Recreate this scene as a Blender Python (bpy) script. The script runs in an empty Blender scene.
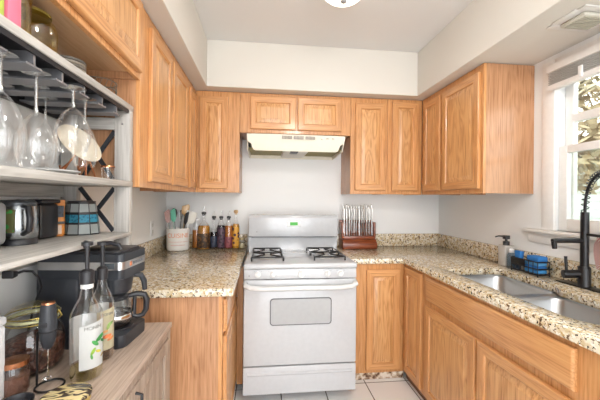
import bpy, bmesh, math, random
from mathutils import Vector, Matrix
random.seed(7)
PI = math.pi
SC = bpy.context.scene
COL = SC.collection

# ------------------------------------------------------------------ camera, world, light, exposure
YAW, ROLL, FPX = math.radians(6.38), 0.0092, 322.0
cam_d = bpy.data.cameras.new('camera')
cam = bpy.data.objects.new('camera', cam_d); COL.objects.link(cam)
cam_d.sensor_width = 36.0
cam_d.lens = FPX / 600.0 * 36.0
cam_d.shift_y = -1.2 / 600.0
cam_d.clip_start = 0.02
cam.matrix_world = (Matrix.Translation((0, 0, 1.29)) @ Matrix.Rotation(-YAW, 4, 'Z')
                    @ Matrix.Rotation(PI / 2, 4, 'X') @ Matrix.Rotation(ROLL, 4, 'Z'))
SC.camera = cam

w = bpy.data.worlds.new('world'); SC.world = w; w.use_nodes = True
bg = w.node_tree.nodes['Background']
bg.inputs['Color'].default_value = (0.95, 0.97, 1.0, 1)
bg.inputs['Strength'].default_value = 3.6

def area(name, loc, size, energy, rot, color=(1, 1, 1), size_y=None):
    l = bpy.data.lights.new(name, 'AREA'); l.energy = energy; l.color = color
    l.shape = 'RECTANGLE' if size_y else 'SQUARE'; l.size = size
    if size_y: l.size_y = size_y
    o = bpy.data.objects.new(name, l); COL.objects.link(o); o.location = loc; o.rotation_euler = rot
    return o
# daylight through the sink window, and an added fill lamp behind the camera
wp = area('window_daylight', (1.86, 1.30, 1.58), 0.95, 10, (0, math.radians(90), 0), (1, 1, 1), 0.85)
wp.data.cycles.is_portal = True      # only guides the sky's own light through the window
area('rear_fill_light', (0.45, -2.1, 1.45), 2.4, 10, (math.radians(90), 0, 0), (0.96, 0.98, 1.0), 2.0)  # added fill, no such source known; evens out the room from behind

SC.view_settings.view_transform = 'Standard'
SC.view_settings.look = 'None'
SC.view_settings.gamma = 1.0
SC.view_settings.use_curve_mapping = False
SC.view_settings.exposure = 0.6
SC.cycles.max_bounces = 10
SC.cycles.transparent_max_bounces = 24
SC.cycles.caustics_reflective = False
SC.cycles.caustics_refractive = False

# ------------------------------------------------------------------ materials
def lin(c):
    if isinstance(c, str):
        c = [int(c[i:i + 2], 16) / 255 for i in (0, 2, 4)]
    return tuple(((v / 12.92) if v <= 0.04045 else ((v + 0.055) / 1.055) ** 2.4) for v in c) + (1.0,)

def newmat(name):
    m = bpy.data.materials.new(name); m.use_nodes = True
    nt = m.node_tree
    return m, nt, nt.nodes, nt.links, nt.nodes['Principled BSDF']

_flat = {}
def flat(c, rough=0.5, metal=0.0, name=None, coat=0.0, bump=0.0):
    """plain colour with a faint procedural mottling"""
    key = (c, rough, metal, coat, bump)
    if key in _flat: return _flat[key]
    m, nt, N, L, b = newmat(name or 'finish_' + c)
    base = lin(c)
    tc = N.new('ShaderNodeTexCoord'); no = N.new('ShaderNodeTexNoise')
    no.inputs['Scale'].default_value = 35; no.inputs['Detail'].default_value = 3
    L.new(tc.outputs['Object'], no.inputs['Vector'])
    r = N.new('ShaderNodeValToRGB')
    r.color_ramp.elements[0].color = tuple(v * 0.94 for v in base[:3]) + (1,)
    r.color_ramp.elements[1].color = tuple(min(1, v * 1.05) for v in base[:3]) + (1,)
    L.new(no.outputs['Fac'], r.inputs['Fac']); L.new(r.outputs['Color'], b.inputs['Base Color'])
    b.inputs['Roughness'].default_value = rough; b.inputs['Metallic'].default_value = metal
    b.inputs['Coat Weight'].default_value = coat; b.inputs['Coat Roughness'].default_value = 0.1
    if bump:
        bn = N.new('ShaderNodeBump'); bn.inputs['Strength'].default_value = bump; bn.inputs['Distance'].default_value = 0.002
        n2 = N.new('ShaderNodeTexNoise'); n2.inputs['Scale'].default_value = 160
        L.new(tc.outputs['Object'], n2.inputs['Vector']); L.new(n2.outputs['Fac'], bn.inputs['Height']); L.new(bn.outputs['Normal'], b.inputs['Normal'])
    _flat[key] = m
    return m

def wood(name, light, mid, dark, axis='Z', rough=0.36, coat=0.3, scale=1.0, contrast=1.0):
    m, nt, N, L, b = newmat(name)
    tc = N.new('ShaderNodeTexCoord'); oi = N.new('ShaderNodeObjectInfo')
    vm = N.new('ShaderNodeVectorMath'); vm.operation = 'SCALE'; vm.inputs[0].default_value = (7.3, 5.1, 9.7)
    L.new(oi.outputs['Random'], vm.inputs['Scale'])
    va = N.new('ShaderNodeVectorMath'); va.operation = 'ADD'
    L.new(tc.outputs['Object'], va.inputs[0]); L.new(vm.outputs['Vector'], va.inputs[1])
    def mapped(stretch, cross):
        mp = N.new('ShaderNodeMapping')
        s = [cross * scale] * 3; s['XYZ'.index(axis)] = stretch * scale
        mp.inputs['Scale'].default_value = s
        L.new(va.outputs['Vector'], mp.inputs['Vector']); return mp
    n1 = N.new('ShaderNodeTexNoise'); n1.inputs['Scale'].default_value = 1; n1.inputs['Detail'].default_value = 5; n1.inputs['Roughness'].default_value = 0.6
    L.new(mapped(5, 150).outputs['Vector'], n1.inputs['Vector'])
    n2 = N.new('ShaderNodeTexNoise'); n2.inputs['Scale'].default_value = 1; n2.inputs['Detail'].default_value = 2; n2.inputs['Distortion'].default_value = 1.2
    L.new(mapped(1.1, 9).outputs['Vector'], n2.inputs['Vector'])
    # cathedral rings out of the broad noise
    mul = N.new('ShaderNodeMath'); mul.operation = 'MULTIPLY'; mul.inputs[1].default_value = 46
    L.new(n2.outputs['Fac'], mul.inputs[0])
    sn = N.new('ShaderNodeMath'); sn.operation = 'SINE'; L.new(mul.outputs[0], sn.inputs[0])
    ma = N.new('ShaderNodeMath'); ma.operation = 'MULTIPLY_ADD'; ma.inputs[1].default_value = 0.11 * contrast; ma.inputs[2].default_value = 0.0
    L.new(sn.outputs[0], ma.inputs[0])
    ad = N.new('ShaderNodeMath'); ad.operation = 'ADD'; L.new(n1.outputs['Fac'], ad.inputs[0]); L.new(ma.outputs[0], ad.inputs[1])
    r = N.new('ShaderNodeValToRGB'); cr = r.color_ramp
    cr.elements[0].position = 0.5 - 0.27; cr.elements[0].color = lin(dark)
    cr.elements[1].position = 0.5 + 0.27; cr.elements[1].color = lin(light)
    e = cr.elements.new(0.48); e.color = lin(mid)
    L.new(ad.outputs[0], r.inputs['Fac'])
    # slow tone drift from board to board
    n3 = N.new('ShaderNodeTexNoise'); n3.inputs['Scale'].default_value = 1; L.new(mapped(0.6, 5).outputs['Vector'], n3.inputs['Vector'])
    hs = N.new('ShaderNodeHueSaturation'); mr = N.new('ShaderNodeMapRange')
    mr.inputs['To Min'].default_value = 0.86; mr.inputs['To Max'].default_value = 1.13
    L.new(n3.outputs['Fac'], mr.inputs['Value']); L.new(mr.outputs[0], hs.inputs['Value']); L.new(r.outputs['Color'], hs.inputs['Color'])
    L.new(hs.outputs['Color'], b.inputs['Base Color'])
    b.inputs['Roughness'].default_value = rough; b.inputs['Coat Weight'].default_value = coat; b.inputs['Coat Roughness'].default_value = 0.12
    bn = N.new('ShaderNodeBump'); bn.inputs['Strength'].default_value = 0.12; bn.inputs['Distance'].default_value = 0.001
    L.new(n1.outputs['Fac'], bn.inputs['Height']); L.new(bn.outputs['Normal'], b.inputs['Normal'])
    return m

OAK = wood('honey_oak', 'D8A36C', 'CA9059', 'A26936', contrast=0.55)
OAKH = wood('honey_oak_rail', 'DAA66F', 'CC935D', 'A66E3C', axis='X', contrast=0.45)
OAKE = wood('oak_end_panel', 'CC9B74', 'B98862', '976743', contrast=0.6)
OAKB = wood('oak_bottom_panel', 'E0BE98', 'D6AF86', 'C39A70', axis='X', contrast=0.35)
OAKP = wood('oak_raised_panel', 'DEAD78', 'D09A63', 'A7703C', contrast=0.9)
GREYW = wood('grey_washed_wood', 'C8C5C0', 'B4B0AA', '97928C', axis='Y', rough=0.6, coat=0, contrast=0.5)
GREYX = wood('grey_washed_rail', 'C4C0BB', 'B2ADA7', '97918A', axis='X', rough=0.6, coat=0, contrast=0.3)
GREYP = wood('grey_washed_post', 'C4C0BB', 'B4AFA9', '9B958E', axis='Z', rough=0.6, coat=0, contrast=0.3)
GREYT = wood('weathered_brown_wood', 'CDB9A8', 'B6A292', '927F71', axis='Y', rough=0.5, coat=0.1, contrast=0.5)
GREYV = wood('weathered_brown_wood_upright', 'B3A08F', '9C8979', '79695D', axis='Z', rough=0.55, coat=0.05, contrast=0.6)
CHERRY = wood('dark_cherry_wood', '9A5230', '7E3E22', '592814', axis='X', rough=0.3, coat=0.4)

def granite_mat():
    m, nt, N, L, b = newmat('speckled_granite')
    tc = N.new('ShaderNodeTexCoord')
    def noise(s, d=3, off=0.0, r=0.6):
        mp = N.new('ShaderNodeMapping'); mp.inputs['Location'].default_value = (off, off * 1.7, off * 0.6)
        L.new(tc.outputs['Object'], mp.inputs['Vector'])
        n = N.new('ShaderNodeTexNoise'); n.inputs['Scale'].default_value = s; n.inputs['Detail'].default_value = d; n.inputs['Roughness'].default_value = r
        L.new(mp.outputs['Vector'], n.inputs['Vector']); return n
    def mix(prev, col, fac_out, lo, hi):
        mr = N.new('ShaderNodeMapRange'); mr.inputs['From Min'].default_value = lo; mr.inputs['From Max'].default_value = hi
        L.new(fac_out, mr.inputs['Value'])
        mx = N.new('ShaderNodeMix'); mx.data_type = 'RGBA'
        L.new(mr.outputs[0], mx.inputs['Factor'])
        if isinstance(prev, str): mx.inputs[6].default_value = lin(prev)
        else: L.new(prev, mx.inputs[6])
        mx.inputs[7].default_value = lin(col); return mx.outputs[2]
    c = mix('C8B48F', 'E0D5BF', noise(34, 4).outputs['Fac'], 0.42, 0.58)
    c = mix(c, 'B5935F', noise(50, 3, 3.1).outputs['Fac'], 0.57, 0.62)
    c = mix(c, '6E5640', noise(62, 2, 7.7, 0.5).outputs['Fac'], 0.605, 0.635)
    c = mix(c, 'E9E3D5', noise(60, 2, 5.3).outputs['Fac'], 0.58, 0.62)
    c = mix(c, '2E2926', noise(75, 2, 11.2, 0.5).outputs['Fac'], 0.62, 0.645)
    c = mix(c, '8A4A3A', noise(120, 2, 15.9).outputs['Fac'], 0.68, 0.71)
    L.new(c, b.inputs['Base Color'])
    b.inputs['Roughness'].default_value = 0.16; b.inputs['Coat Weight'].default_value = 0.3; b.inputs['Coat Roughness'].default_value = 0.06
    return m
GRANITE = granite_mat()

def wall_mat(name, c, rough=0.85):
    m, nt, N, L, b = newmat(name)
    tc = N.new('ShaderNodeTexCoord'); n = N.new('ShaderNodeTexNoise'); n.inputs['Scale'].default_value = 1.5
    L.new(tc.outputs['Object'], n.inputs['Vector'])
    r = N.new('ShaderNodeValToRGB'); base = lin(c)
    r.color_ramp.elements[0].color = tuple(v * 0.97 for v in base[:3]) + (1,); r.color_ramp.elements[1].color = tuple(min(1, v * 1.02) for v in base[:3]) + (1,)
    L.new(n.outputs['Fac'], r.inputs['Fac']); L.new(r.outputs['Color'], b.inputs['Base Color'])
    b.inputs['Roughness'].default_value = rough
    n2 = N.new('ShaderNodeTexNoise'); n2.inputs['Scale'].default_value = 220; L.new(tc.outputs['Object'], n2.inputs['Vector'])
    bn = N.new('ShaderNodeBump'); bn.inputs['Strength'].default_value = 0.06; bn.inputs['Distance'].default_value = 0.001
    L.new(n2.outputs['Fac'], bn.inputs['Height']); L.new(bn.outputs['Normal'], b.inputs['Normal'])
    return m
WALL = wall_mat('wall_paint', 'F1F1F0')
CEIL = wall_mat('ceiling_paint', 'E6E5E3')
SOFF = wall_mat('soffit_paint', 'DAD5CC')
TRIM = flat('F0EEEB', 0.4, name='white_trim_paint')

def tile_mat():
    m, nt, N, L, b = newmat('floor_tile')
    tc = N.new('ShaderNodeTexCoord'); mp = N.new('ShaderNodeMapping')
    mp.inputs['Location'].default_value = (-0.129, -2.30, 0)
    L.new(tc.outputs['Object'], mp.inputs['Vector'])
    br = N.new('ShaderNodeTexBrick'); br.offset = 0.0; br.squash = 1.0
    br.inputs['Scale'].default_value = 1.0; br.inputs['Brick Width'].default_value = 0.312; br.inputs['Row Height'].default_value = 0.312
    br.inputs['Mortar Size'].default_value = 0.004; br.inputs['Mortar Smooth'].default_value = 0.2
    br.inputs['Color1'].default_value = lin('F2F2F1'); br.inputs['Color2'].default_value = lin('EBEBEA'); br.inputs['Mortar'].default_value = lin('55504B')
    L.new(mp.outputs['Vector'], br.inputs['Vector']); L.new(br.outputs['Color'], b.inputs['Base Color'])
    b.inputs['Roughness'].default_value = 0.3
    return m
TILE = tile_mat()

def thin_glass(name, tint=(0.97, 0.98, 0.98), rough=0.02, f=0.06, ior=1.35, refl=1.0, cap=0.45):
    """thin-walled glass: tinted see-through plus a mirror layer that follows the viewing angle"""
    m = bpy.data.materials.new(name); m.use_nodes = True
    nt = m.node_tree; N = nt.nodes; L = nt.links
    N.remove(N['Principled BSDF'])
    out = N['Material Output']
    tr = N.new('ShaderNodeBsdfTransparent'); tr.inputs['Color'].default_value = (*tint, 1)
    gl = N.new('ShaderNodeBsdfGlossy'); gl.inputs['Roughness'].default_value = rough; gl.inputs['Color'].default_value = (refl, refl, refl, 1)
    fr = N.new('ShaderNodeFresnel'); fr.inputs['IOR'].default_value = ior
    ad = N.new('ShaderNodeMath'); ad.operation = 'ADD'; ad.inputs[1].default_value = f; ad.use_clamp = True
    mx = N.new('ShaderNodeMixShader')
    mn = N.new('ShaderNodeMath'); mn.operation = 'MINIMUM'; mn.inputs[1].default_value = cap
    L.new(fr.outputs[0], ad.inputs[0]); L.new(ad.outputs[0], mn.inputs[0]); L.new(mn.outputs[0], mx.inputs['Fac'])
    L.new(tr.outputs[0], mx.inputs[1]); L.new(gl.outputs[0], mx.inputs[2]); L.new(mx.outputs[0], out.inputs['Surface'])
    return m
PANE = thin_glass('window_glass', (0.965, 0.99, 0.975), 0.01, 0.02, 1.3)
GLASS = thin_glass('clear_glass', (0.988, 0.99, 0.99), 0.05, 0.05, 1.25, cap=0.42)
GLASST = thin_glass('thick_clear_glass', (0.93, 0.94, 0.94), 0.08, 0.22, 1.35, cap=0.6)
AMBERG = thin_glass('amber_glass', (0.90, 0.80, 0.48), 0.03, 0.05, 1.35)
PALEG = thin_glass('pale_frosted_plastic', (0.82, 0.83, 0.82), 0.3, 0.10, 1.4)
BLUEG = thin_glass('pale_blue_plastic', (0.62, 0.78, 0.9), 0.1, 0.06, 1.4)

def liquid(name, c, rough=0.08):
    m, nt, N, L, b = newmat(name)
    tc = N.new('ShaderNodeTexCoord'); n = N.new('ShaderNodeTexNoise'); n.inputs['Scale'].default_value = 18
    L.new(tc.outputs['Object'], n.inputs['Vector'])
    r = N.new('ShaderNodeValToRGB'); base = lin(c)
    r.color_ramp.elements[0].color = tuple(v * 0.8 for v in base[:3]) + (1,); r.color_ramp.elements[1].color = tuple(min(1, v * 1.15) for v in base[:3]) + (1,)
    L.new(n.outputs['Fac'], r.inputs['Fac']); L.new(r.outputs['Color'], b.inputs['Base Color'])
    b.inputs['Roughness'].default_value = rough; b.inputs['Transmission Weight'].default_value = 0.25
    b.inputs['Coat Weight'].default_value = 0.6
    return m

def emis(name, c, s):
    m, nt, N, L, b = newmat(name)
    b.inputs['Base Color'].default_value = lin(c); b.inputs['Emission Color'].default_value = lin(c); b.inputs['Emission Strength'].default_value = s
    return m

def steel_mat(name, c='C4C4C4', rough=0.28, axis=2):
    m, nt, N, L, b = newmat(name)
    tc = N.new('ShaderNodeTexCoord'); mp = N.new('ShaderNodeMapping'); s = [180] * 3; s[axis] = 4
    mp.inputs['Scale'].default_value = s
    n = N.new('ShaderNodeTexNoise'); L.new(tc.outputs['Object'], mp.inputs['Vector']); L.new(mp.outputs['Vector'], n.inputs['Vector'])
    mr = N.new('ShaderNodeMapRange'); mr.inputs['To Min'].default_value = rough - 0.06; mr.inputs['To Max'].default_value = rough + 0.1
    L.new(n.outputs['Fac'], mr.inputs['Value']); L.new(mr.outputs[0], b.inputs['Roughness'])
    b.inputs['Base Color'].default_value = lin(c); b.inputs['Metallic'].default_value = 1
    return m
STEEL = steel_mat('brushed_steel')
CHROME = flat('D8D8D8', 0.1, 1.0, 'polished_chrome')
BLACK = flat('26262A', 0.35, name='black_plastic')
BLACKM = flat('1D1C1E', 0.3, 0.3, 'matte_black_metal')
CHAR = flat('2C2F35', 0.4, name='charcoal_plastic')
ENAMEL = flat('C3C5C8', 0.14, name='white_enamel', coat=0.5)
CREAM = flat('EFE8D6', 0.35, name='cream_enamel')
COPPER = flat('C98A66', 0.25, 1.0, 'copper')
WHITEP = flat('EFEFEF', 0.35, name='white_plastic')

# ------------------------------------------------------------------ mesh helpers
def B(): return bmesh.new()
def bx(bm, x0, x1, y0, y1, z0, z1, bev=0.0, seg=2):
    vs = [bm.verts.new(p) for p in ((x0, y0, z0), (x1, y0, z0), (x1, y1, z0), (x0, y1, z0), (x0, y0, z1), (x1, y0, z1), (x1, y1, z1), (x0, y1, z1))]
    fs = [bm.faces.new([vs[i] for i in f]) for f in ((3, 2, 1, 0), (4, 5, 6, 7), (0, 1, 5, 4), (1, 2, 6, 5), (2, 3, 7, 6), (3, 0, 4, 7))]
    if bev:
        es = list({e for f in fs for e in f.edges})
        bmesh.ops.bevel(bm, geom=es, offset=bev, segments=seg, affect='EDGES', profile=0.5)
    return bm
def lathe(bm, prof, n=28, c=(0, 0, 0), cap0=False, cap1=False, axis='Z', sx=1.0, sy=1.0):
    rings = []
    for r, z in prof:
        ring = []
        for i in range(n):
            a = 2 * PI * i / n; x, y = r * math.cos(a) * sx, r * math.sin(a) * sy
            p = (x, y, z) if axis == 'Z' else ((z, x, y) if axis == 'X' else (x, -z, y))
            ring.append(bm.verts.new((p[0] + c[0], p[1] + c[1], p[2] + c[2])))
        rings.append(ring)
    for a, b in zip(rings, rings[1:]):
        for i in range(n):
            j = (i + 1) % n
            bm.faces.new((a[i], a[j], b[j], b[i]))
    if cap0: bm.faces.new(rings[0][::-1])
    if cap1: bm.faces.new(rings[-1])
    return bm
def cyl(bm, p0, p1, r0, r1=None, n=20):
    r1 = r0 if r1 is None else r1
    p0, p1 = Vector(p0), Vector(p1); d = (p1 - p0).normalized()
    q = d.to_track_quat('Z', 'Y')
    R = []
    for p, r in ((p0, r0), (p1, r1)):
        R.append([bm.verts.new(p + q @ Vector((r * math.cos(2 * PI * i / n), r * math.sin(2 * PI * i / n), 0))) for i in range(n)])
    for i in range(n):
        j = (i + 1) % n; bm.faces.new((R[0][i], R[0][j], R[1][j], R[1][i]))
    bm.faces.new(R[0][::-1]); bm.faces.new(R[1]); return bm
def tube(bm, pts, r, n=10, closed=False, flatten=None):
    pts = [Vector(p) for p in pts]; rings = []; up = None
    m = len(pts)
    for k, p in enumerate(pts):
        if closed: t = pts[(k + 1) % m] - pts[k - 1]
        else: t = pts[min(k + 1, m - 1)] - pts[max(k - 1, 0)]
        t.normalize()
        if up is None:
            up = Vector((0, 0, 1)) if abs(t.z) < 0.9 else Vector((1, 0, 0))
        s = t.cross(up)
        if s.length < 1e-5: s = t.orthogonal()
        s.normalize(); up = s.cross(t).normalized()
        rr = r[k] if isinstance(r, (list, tuple)) else r
        a2 = flatten or 1.0
        rings.append([bm.verts.new(p + s * rr * math.cos(2 * PI * i / n) + up * rr * a2 * math.sin(2 * PI * i / n)) for i in range(n)])
    for a, b in zip(rings, rings[1:] + ([rings[0]] if closed else [])):
        for i in range(n):
            j = (i + 1) % n; bm.faces.new((a[i], a[j], b[j], b[i]))
    if not closed:
        bm.faces.new(rings[0][::-1]); bm.faces.new(rings[-1])
    return bm
def prism(bm, pts, axis, a, b, bev=0.0):
    """2D outline extruded between a and b along an axis; the outline gives the two other coordinates in order"""
    def P(u, v, t): return {'X': (t, u, v), 'Y': (u, t, v), 'Z': (u, v, t)}[axis]
    A = [bm.verts.new(P(u, v, a)) for u, v in pts]; Bv = [bm.verts.new(P(u, v, b)) for u, v in pts]
    n = len(pts); fs = []
    for i in range(n):
        j = (i + 1) % n; fs.append(bm.faces.new((A[i], A[j], Bv[j], Bv[i])))
    fs.append(bm.faces.new(A[::-1])); fs.append(bm.faces.new(Bv))
    if bev:
        bmesh.ops.bevel(bm, geom=list({e for f in fs for e in f.edges}), offset=bev, segments=2, affect='EDGES', profile=0.5)
    return bm
def rrect(x0, x1, y0, y1, r, n=6):
    out = []
    rs = r if isinstance(r, (list, tuple)) else [r] * 4
    for (cx, cy, a0, rr) in ((x1 - rs[0], y1 - rs[0], 0, rs[0]), (x0 + rs[1], y1 - rs[1], 90, rs[1]), (x0 + rs[2], y0 + rs[2], 180, rs[2]), (x1 - rs[3], y0 + rs[3], 270, rs[3])):
        for k in range(n + 1):
            a = math.radians(a0 + 90 * k / n); out.append((cx + rr * math.cos(a), cy + rr * math.sin(a)))
    return out
def plate_with_holes(bm, outer, holes, z0, z1):
    edges = []
    for loop in [outer] + holes:
        vs = [bm.verts.new((x, y, z1)) for x, y in loop]
        for i in range(len(vs)): edges.append(bm.edges.new((vs[i], vs[(i + 1) % len(vs)])))
    r = bmesh.ops.triangle_fill(bm, use_beauty=True, use_dissolve=False, edges=edges, normal=(0, 0, 1))
    fs = [g for g in r['geom'] if isinstance(g, bmesh.types.BMFace)]
    e = bmesh.ops.extrude_face_region(bm, geom=fs)
    vs = [g for g in e['geom'] if isinstance(g, bmesh.types.BMVert)]
    bmesh.ops.translate(bm, verts=vs, vec=(0, 0, z0 - z1))
    return bm
def obj(name, bm, mat, parent=None, smooth=True, loc=None, rot=None, angle=35, label=None):
    bmesh.ops.recalc_face_normals(bm, faces=bm.faces)
    me = bpy.data.meshes.new(name); bm.to_mesh(me); bm.free()
    for m in (mat if isinstance(mat, (list, tuple)) else [mat]): me.materials.append(m)
    if smooth:
        for p in me.polygons: p.use_smooth = True
        me.set_sharp_from_angle(angle=math.radians(angle))
    o = bpy.data.objects.new(name, me); COL.objects.link(o)
    if parent: o.parent = parent
    if loc: o.location = loc
    if rot: o.rotation_euler = rot
    if label: o['label'] = label
    return o
def thing(name, label, cat, loc=(0, 0, 0), rotz=0.0, group=None):
    o = bpy.data.objects.new(name, None); COL.objects.link(o); o.empty_display_size = 0.05
    o.location = loc; o.rotation_euler = (0, 0, rotz); o['label'] = label; o['category'] = cat
    if group: o['group'] = group
    return o
def tag(o, label, cat, group=None):
    o['label'] = label; o['category'] = cat
    if group: o['group'] = group
    return o
def struct(name, bm, mat, parent=None, smooth=False):
    o = obj(name, bm, mat, parent, smooth)
    if parent is None: o['kind'] = 'structure'
    return o
def dup(root, loc, label=None, rotz=None, group=None):
    r = root.copy(); COL.objects.link(r); r.location = loc
    if rotz is not None: r.rotation_euler = (0, 0, rotz)
    if label: r['label'] = label
    if group: r['group'] = group
    for ch in list(root.children):
        c = ch.copy(); COL.objects.link(c); c.parent = r
        for g in list(ch.children):
            d = g.copy(); COL.objects.link(d); d.parent = c
    return r
def lettering(name, text, size, mat, parent, loc, rot, depth=0.0006, curve_r=None):
    cu = bpy.data.curves.new(name, 'FONT'); cu.body = text; cu.size = size; cu.align_x = 'CENTER'; cu.align_y = 'CENTER'; cu.extrude = depth
    t = bpy.data.objects.new(name + '_source', cu); COL.objects.link(t)
    dg = bpy.context.evaluated_depsgraph_get(); dg.update()
    me = bpy.data.meshes.new_from_object(t.evaluated_get(dg)); bpy.data.objects.remove(t)
    me.name = name
    if curve_r:
        for v in me.vertices:
            a = v.co.x / curve_r; rr = curve_r + v.co.z
            v.co = (rr * math.sin(a), v.co.y, rr * math.cos(a) - curve_r)
    me.materials.clear(); me.materials.append(mat)
    o = bpy.data.objects.new(name, me); COL.objects.link(o); o.parent = parent; o.location = loc; o.rotation_euler = rot
    return o

# ------------------------------------------------------------------ the room
FZ = -0.06                    # floor level
XL, XR, YB, YF = -0.86, 1.695, 2.97, -2.3
CZ = 2.51
struct('floor', bx(B(), XL - 0.1, XR + 0.1, YF, YB + 0.1, FZ - 0.1, FZ), TILE)
struct('ceiling', bx(B(), XL - 0.1, XR + 0.1, YF, YB + 0.1, CZ, CZ + 0.1), CEIL)
struct('wall_back', bx(B(), XL - 0.1, XR + 0.1, YB, YB + 0.1, FZ, CZ), WALL)
struct('wall_left', bx(B(), XL - 0.1, XL, YF, YB, FZ, CZ), WALL)
WY0, WY1, WZ0, WZ1 = 0.90, 1.702, 1.118, 2.04     # sink window opening
bm = B()
bx(bm, XR, XR + 0.1, YF, WY0, FZ, CZ); bx(bm, XR, XR + 0.1, WY1, YB, FZ, CZ)
bx(bm, XR, XR + 0.1, WY0, WY1, FZ, WZ0); bx(bm, XR, XR + 0.1, WY0, WY1, WZ1, CZ)
struct('wall_right', bm, WALL)
# boxed-in soffit above the wall cabinets, on three sides
SZ = 2.15
bm = B()
bx(bm, XL, -0.445, YF, YB, SZ, CZ, 0.004); bx(bm, -0.445, 1.255, 2.54, YB, SZ, CZ, 0.004); bx(bm, 1.255, XR, YF, YB, SZ, CZ, 0.004)
struct('trim_1', bm, SOFF)

# window 1: casing, stool, apron, two sashes and panes
win = bpy.data.objects.new('window_1', None); COL.objects.link(win); win['kind'] = 'structure'
bm = B()
bx(bm, XR - 0.016, XR + 0.005, WY1, WY1 + 0.085, WZ0, WZ1 + 0.08, 0.004)
bx(bm, XR - 0.016, XR + 0.005, WY0 - 0.085, WY0, WZ0, WZ1 + 0.08, 0.004)
bx(bm, XR - 0.016, XR + 0.005, WY0, WY1, WZ1, WZ1 + 0.08, 0.004)
obj('window_casing', bm, TRIM, win)
obj('window_stool', bx(B(), XR - 0.04, XR + 0.06, WY0 - 0.12, WY1 + 0.205, WZ0 - 0.024, WZ0, 0.006), TRIM, win)
obj('window_apron', bx(B(), XR - 0.014, XR, WY0 - 0.1, WY1 + 0.185, WZ0 - 0.085, WZ0 - 0.025, 0.004), TRIM, win)
def sash(name, x, y0, y1, z0, z1, sw, rb, rt, t=0.03):
    bm = B()
    bx(bm, x, x + t, y0, y0 + sw, z0, z1, 0.003); bx(bm, x, x + t, y1 - sw, y1, z0, z1, 0.003)
    bx(bm, x, x + t, y0 + sw, y1 - sw, z0, z0 + rb, 0.003); bx(bm, x, x + t, y0 + sw, y1 - sw, z1 - rt, z1, 0.003)
    s = obj(name, bm, TRIM, win)
    obj('pane', bx(B(), x + t * 0.4, x + t * 0.55, y0 + sw - 0.004, y1 - sw + 0.004, z0 + rb - 0.004, z1 - rt + 0.004), PANE, s, smooth=False)
    return s
sash('lower_sash', XR + 0.012, WY0 + 0.004, WY1 - 0.004, WZ0 + 0.002, 1.607, 0.05, 0.07, 0.042)
sash('upper_sash', XR + 0.05, WY0 + 0.004, WY1 - 0.004, WZ0 + 0.004, WZ1 - 0.004, 0.05, 0.05, 0.05)
obj('sash_bar', bx(B(), XR + 0.045, XR + 0.082, WY0 + 0.05, WY1 - 0.05, 1.74, 1.785, 0.003), TRIM, win)

# ------------------------------------------------------------------ outside the sink window
struct('exterior_ground', bx(B(), XR + 0.15, 16, -8, 14, -0.4, -0.3), flat('8F9480', 0.9, name='lawn'))
h = thing('neighbor_house', 'pale sided neighboring house seen through the sink window', 'house', (6.2, 2.6, -0.3))
bm = B()
for k in range(15):
    prism(bm, [(0.0, 0.16 * k), (-0.03, 0.16 * k), (-0.008, 0.16 * k + 0.165), (0.0, 0.16 * k + 0.165)], 'Y', -4.5, 3.5)
bx(bm, 0, 2.5, -4.5, 3.5, 0, 2.45)
obj('siding', bm, flat('A9ADA6', 0.8, name='pale_siding'), h, smooth=False)
obj('roof', prism(B(), [(-0.45, 2.3), (1.3, 3.1), (3.0, 2.3), (3.0, 2.42), (1.3, 3.25), (-0.45, 2.42)], 'Y', -4.8, 3.8), flat('8B7A6C', 0.9, name='tan_shingles'), h, smooth=False)
for yy in (-2.6, -0.4):
    f = obj('house_window', bx(B(), -0.06, 0.0, yy, yy + 0.9, 1.0, 2.0, 0.01), TRIM, h)
    obj('house_pane', bx(B(), -0.065, -0.055, yy + 0.06, yy + 0.84, 1.06, 1.94), flat('97A5A6', 0.15, name='house_glass'), f)
t = thing('leafy_tree', 'brownish green tree beyond the upper window pane', 'tree', (3.7, 3.6, -0.3))
obj('trunk', cyl(B(), (0, 0, 0), (0.05, 0, 2.2), 0.1, 0.07), flat('6E5D4C', 0.9, name='bark'), t)
bm = B(); rnd = random.Random(3)
for k in range(2600):
    a, e, r = rnd.uniform(0, 2 * PI), rnd.uniform(-PI / 2, PI / 2), rnd.uniform(0.3, 1.0)
    p = Vector((math.cos(a) * math.cos(e) * 0.75 * r, math.sin(a) * math.cos(e) * 0.9 * r, 2.55 + math.sin(e) * 0.9 * r))
    q = Vector((rnd.uniform(-1, 1), rnd.uniform(-1, 1), rnd.uniform(-1, 1))).normalized(); s = q.orthogonal().normalized()
    l = 0.075
    vs = [bm.verts.new(p + q * l), bm.verts.new(p + s * l * 0.5), bm.verts.new(p - q * l), bm.verts.new(p - s * l * 0.5)]
    bm.faces.new(vs)
obj('foliage', bm, flat('A39678', 0.8, name='tan_leaves'), t, smooth=False)

# raised mini blind at the head of the window
bl = thing('window_blind', 'white mini blind pulled up to the top of sink window', 'blind', (XR - 0.02, 1.712, 1.932))
obj('headrail', bx(B(), -0.032, 0.002, -0.95, 0.012, 0.105, 0.15, 0.004), TRIM, bl)
bm = B()
for k in range(7): bx(bm, -0.03, 0.0, -0.93, 0.0, 0.032 + 0.0105 * k, 0.0375 + 0.0105 * k, 0.0015)
sl = obj('slat_stack', bm, flat('C4C2BE', 0.5, name='blind_slat'), bl)
obj('bottom_rail', bx(B(), -0.034, 0.004, -0.94, 0.006, 0.0, 0.03, 0.005), TRIM, bl)
for yy in (-0.2, -0.75):
    obj('ladder_clip', bx(B(), -0.04, -0.031, yy - 0.012, yy + 0.012, 0.01, 0.07, 0.003), TRIM, bl)

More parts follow.
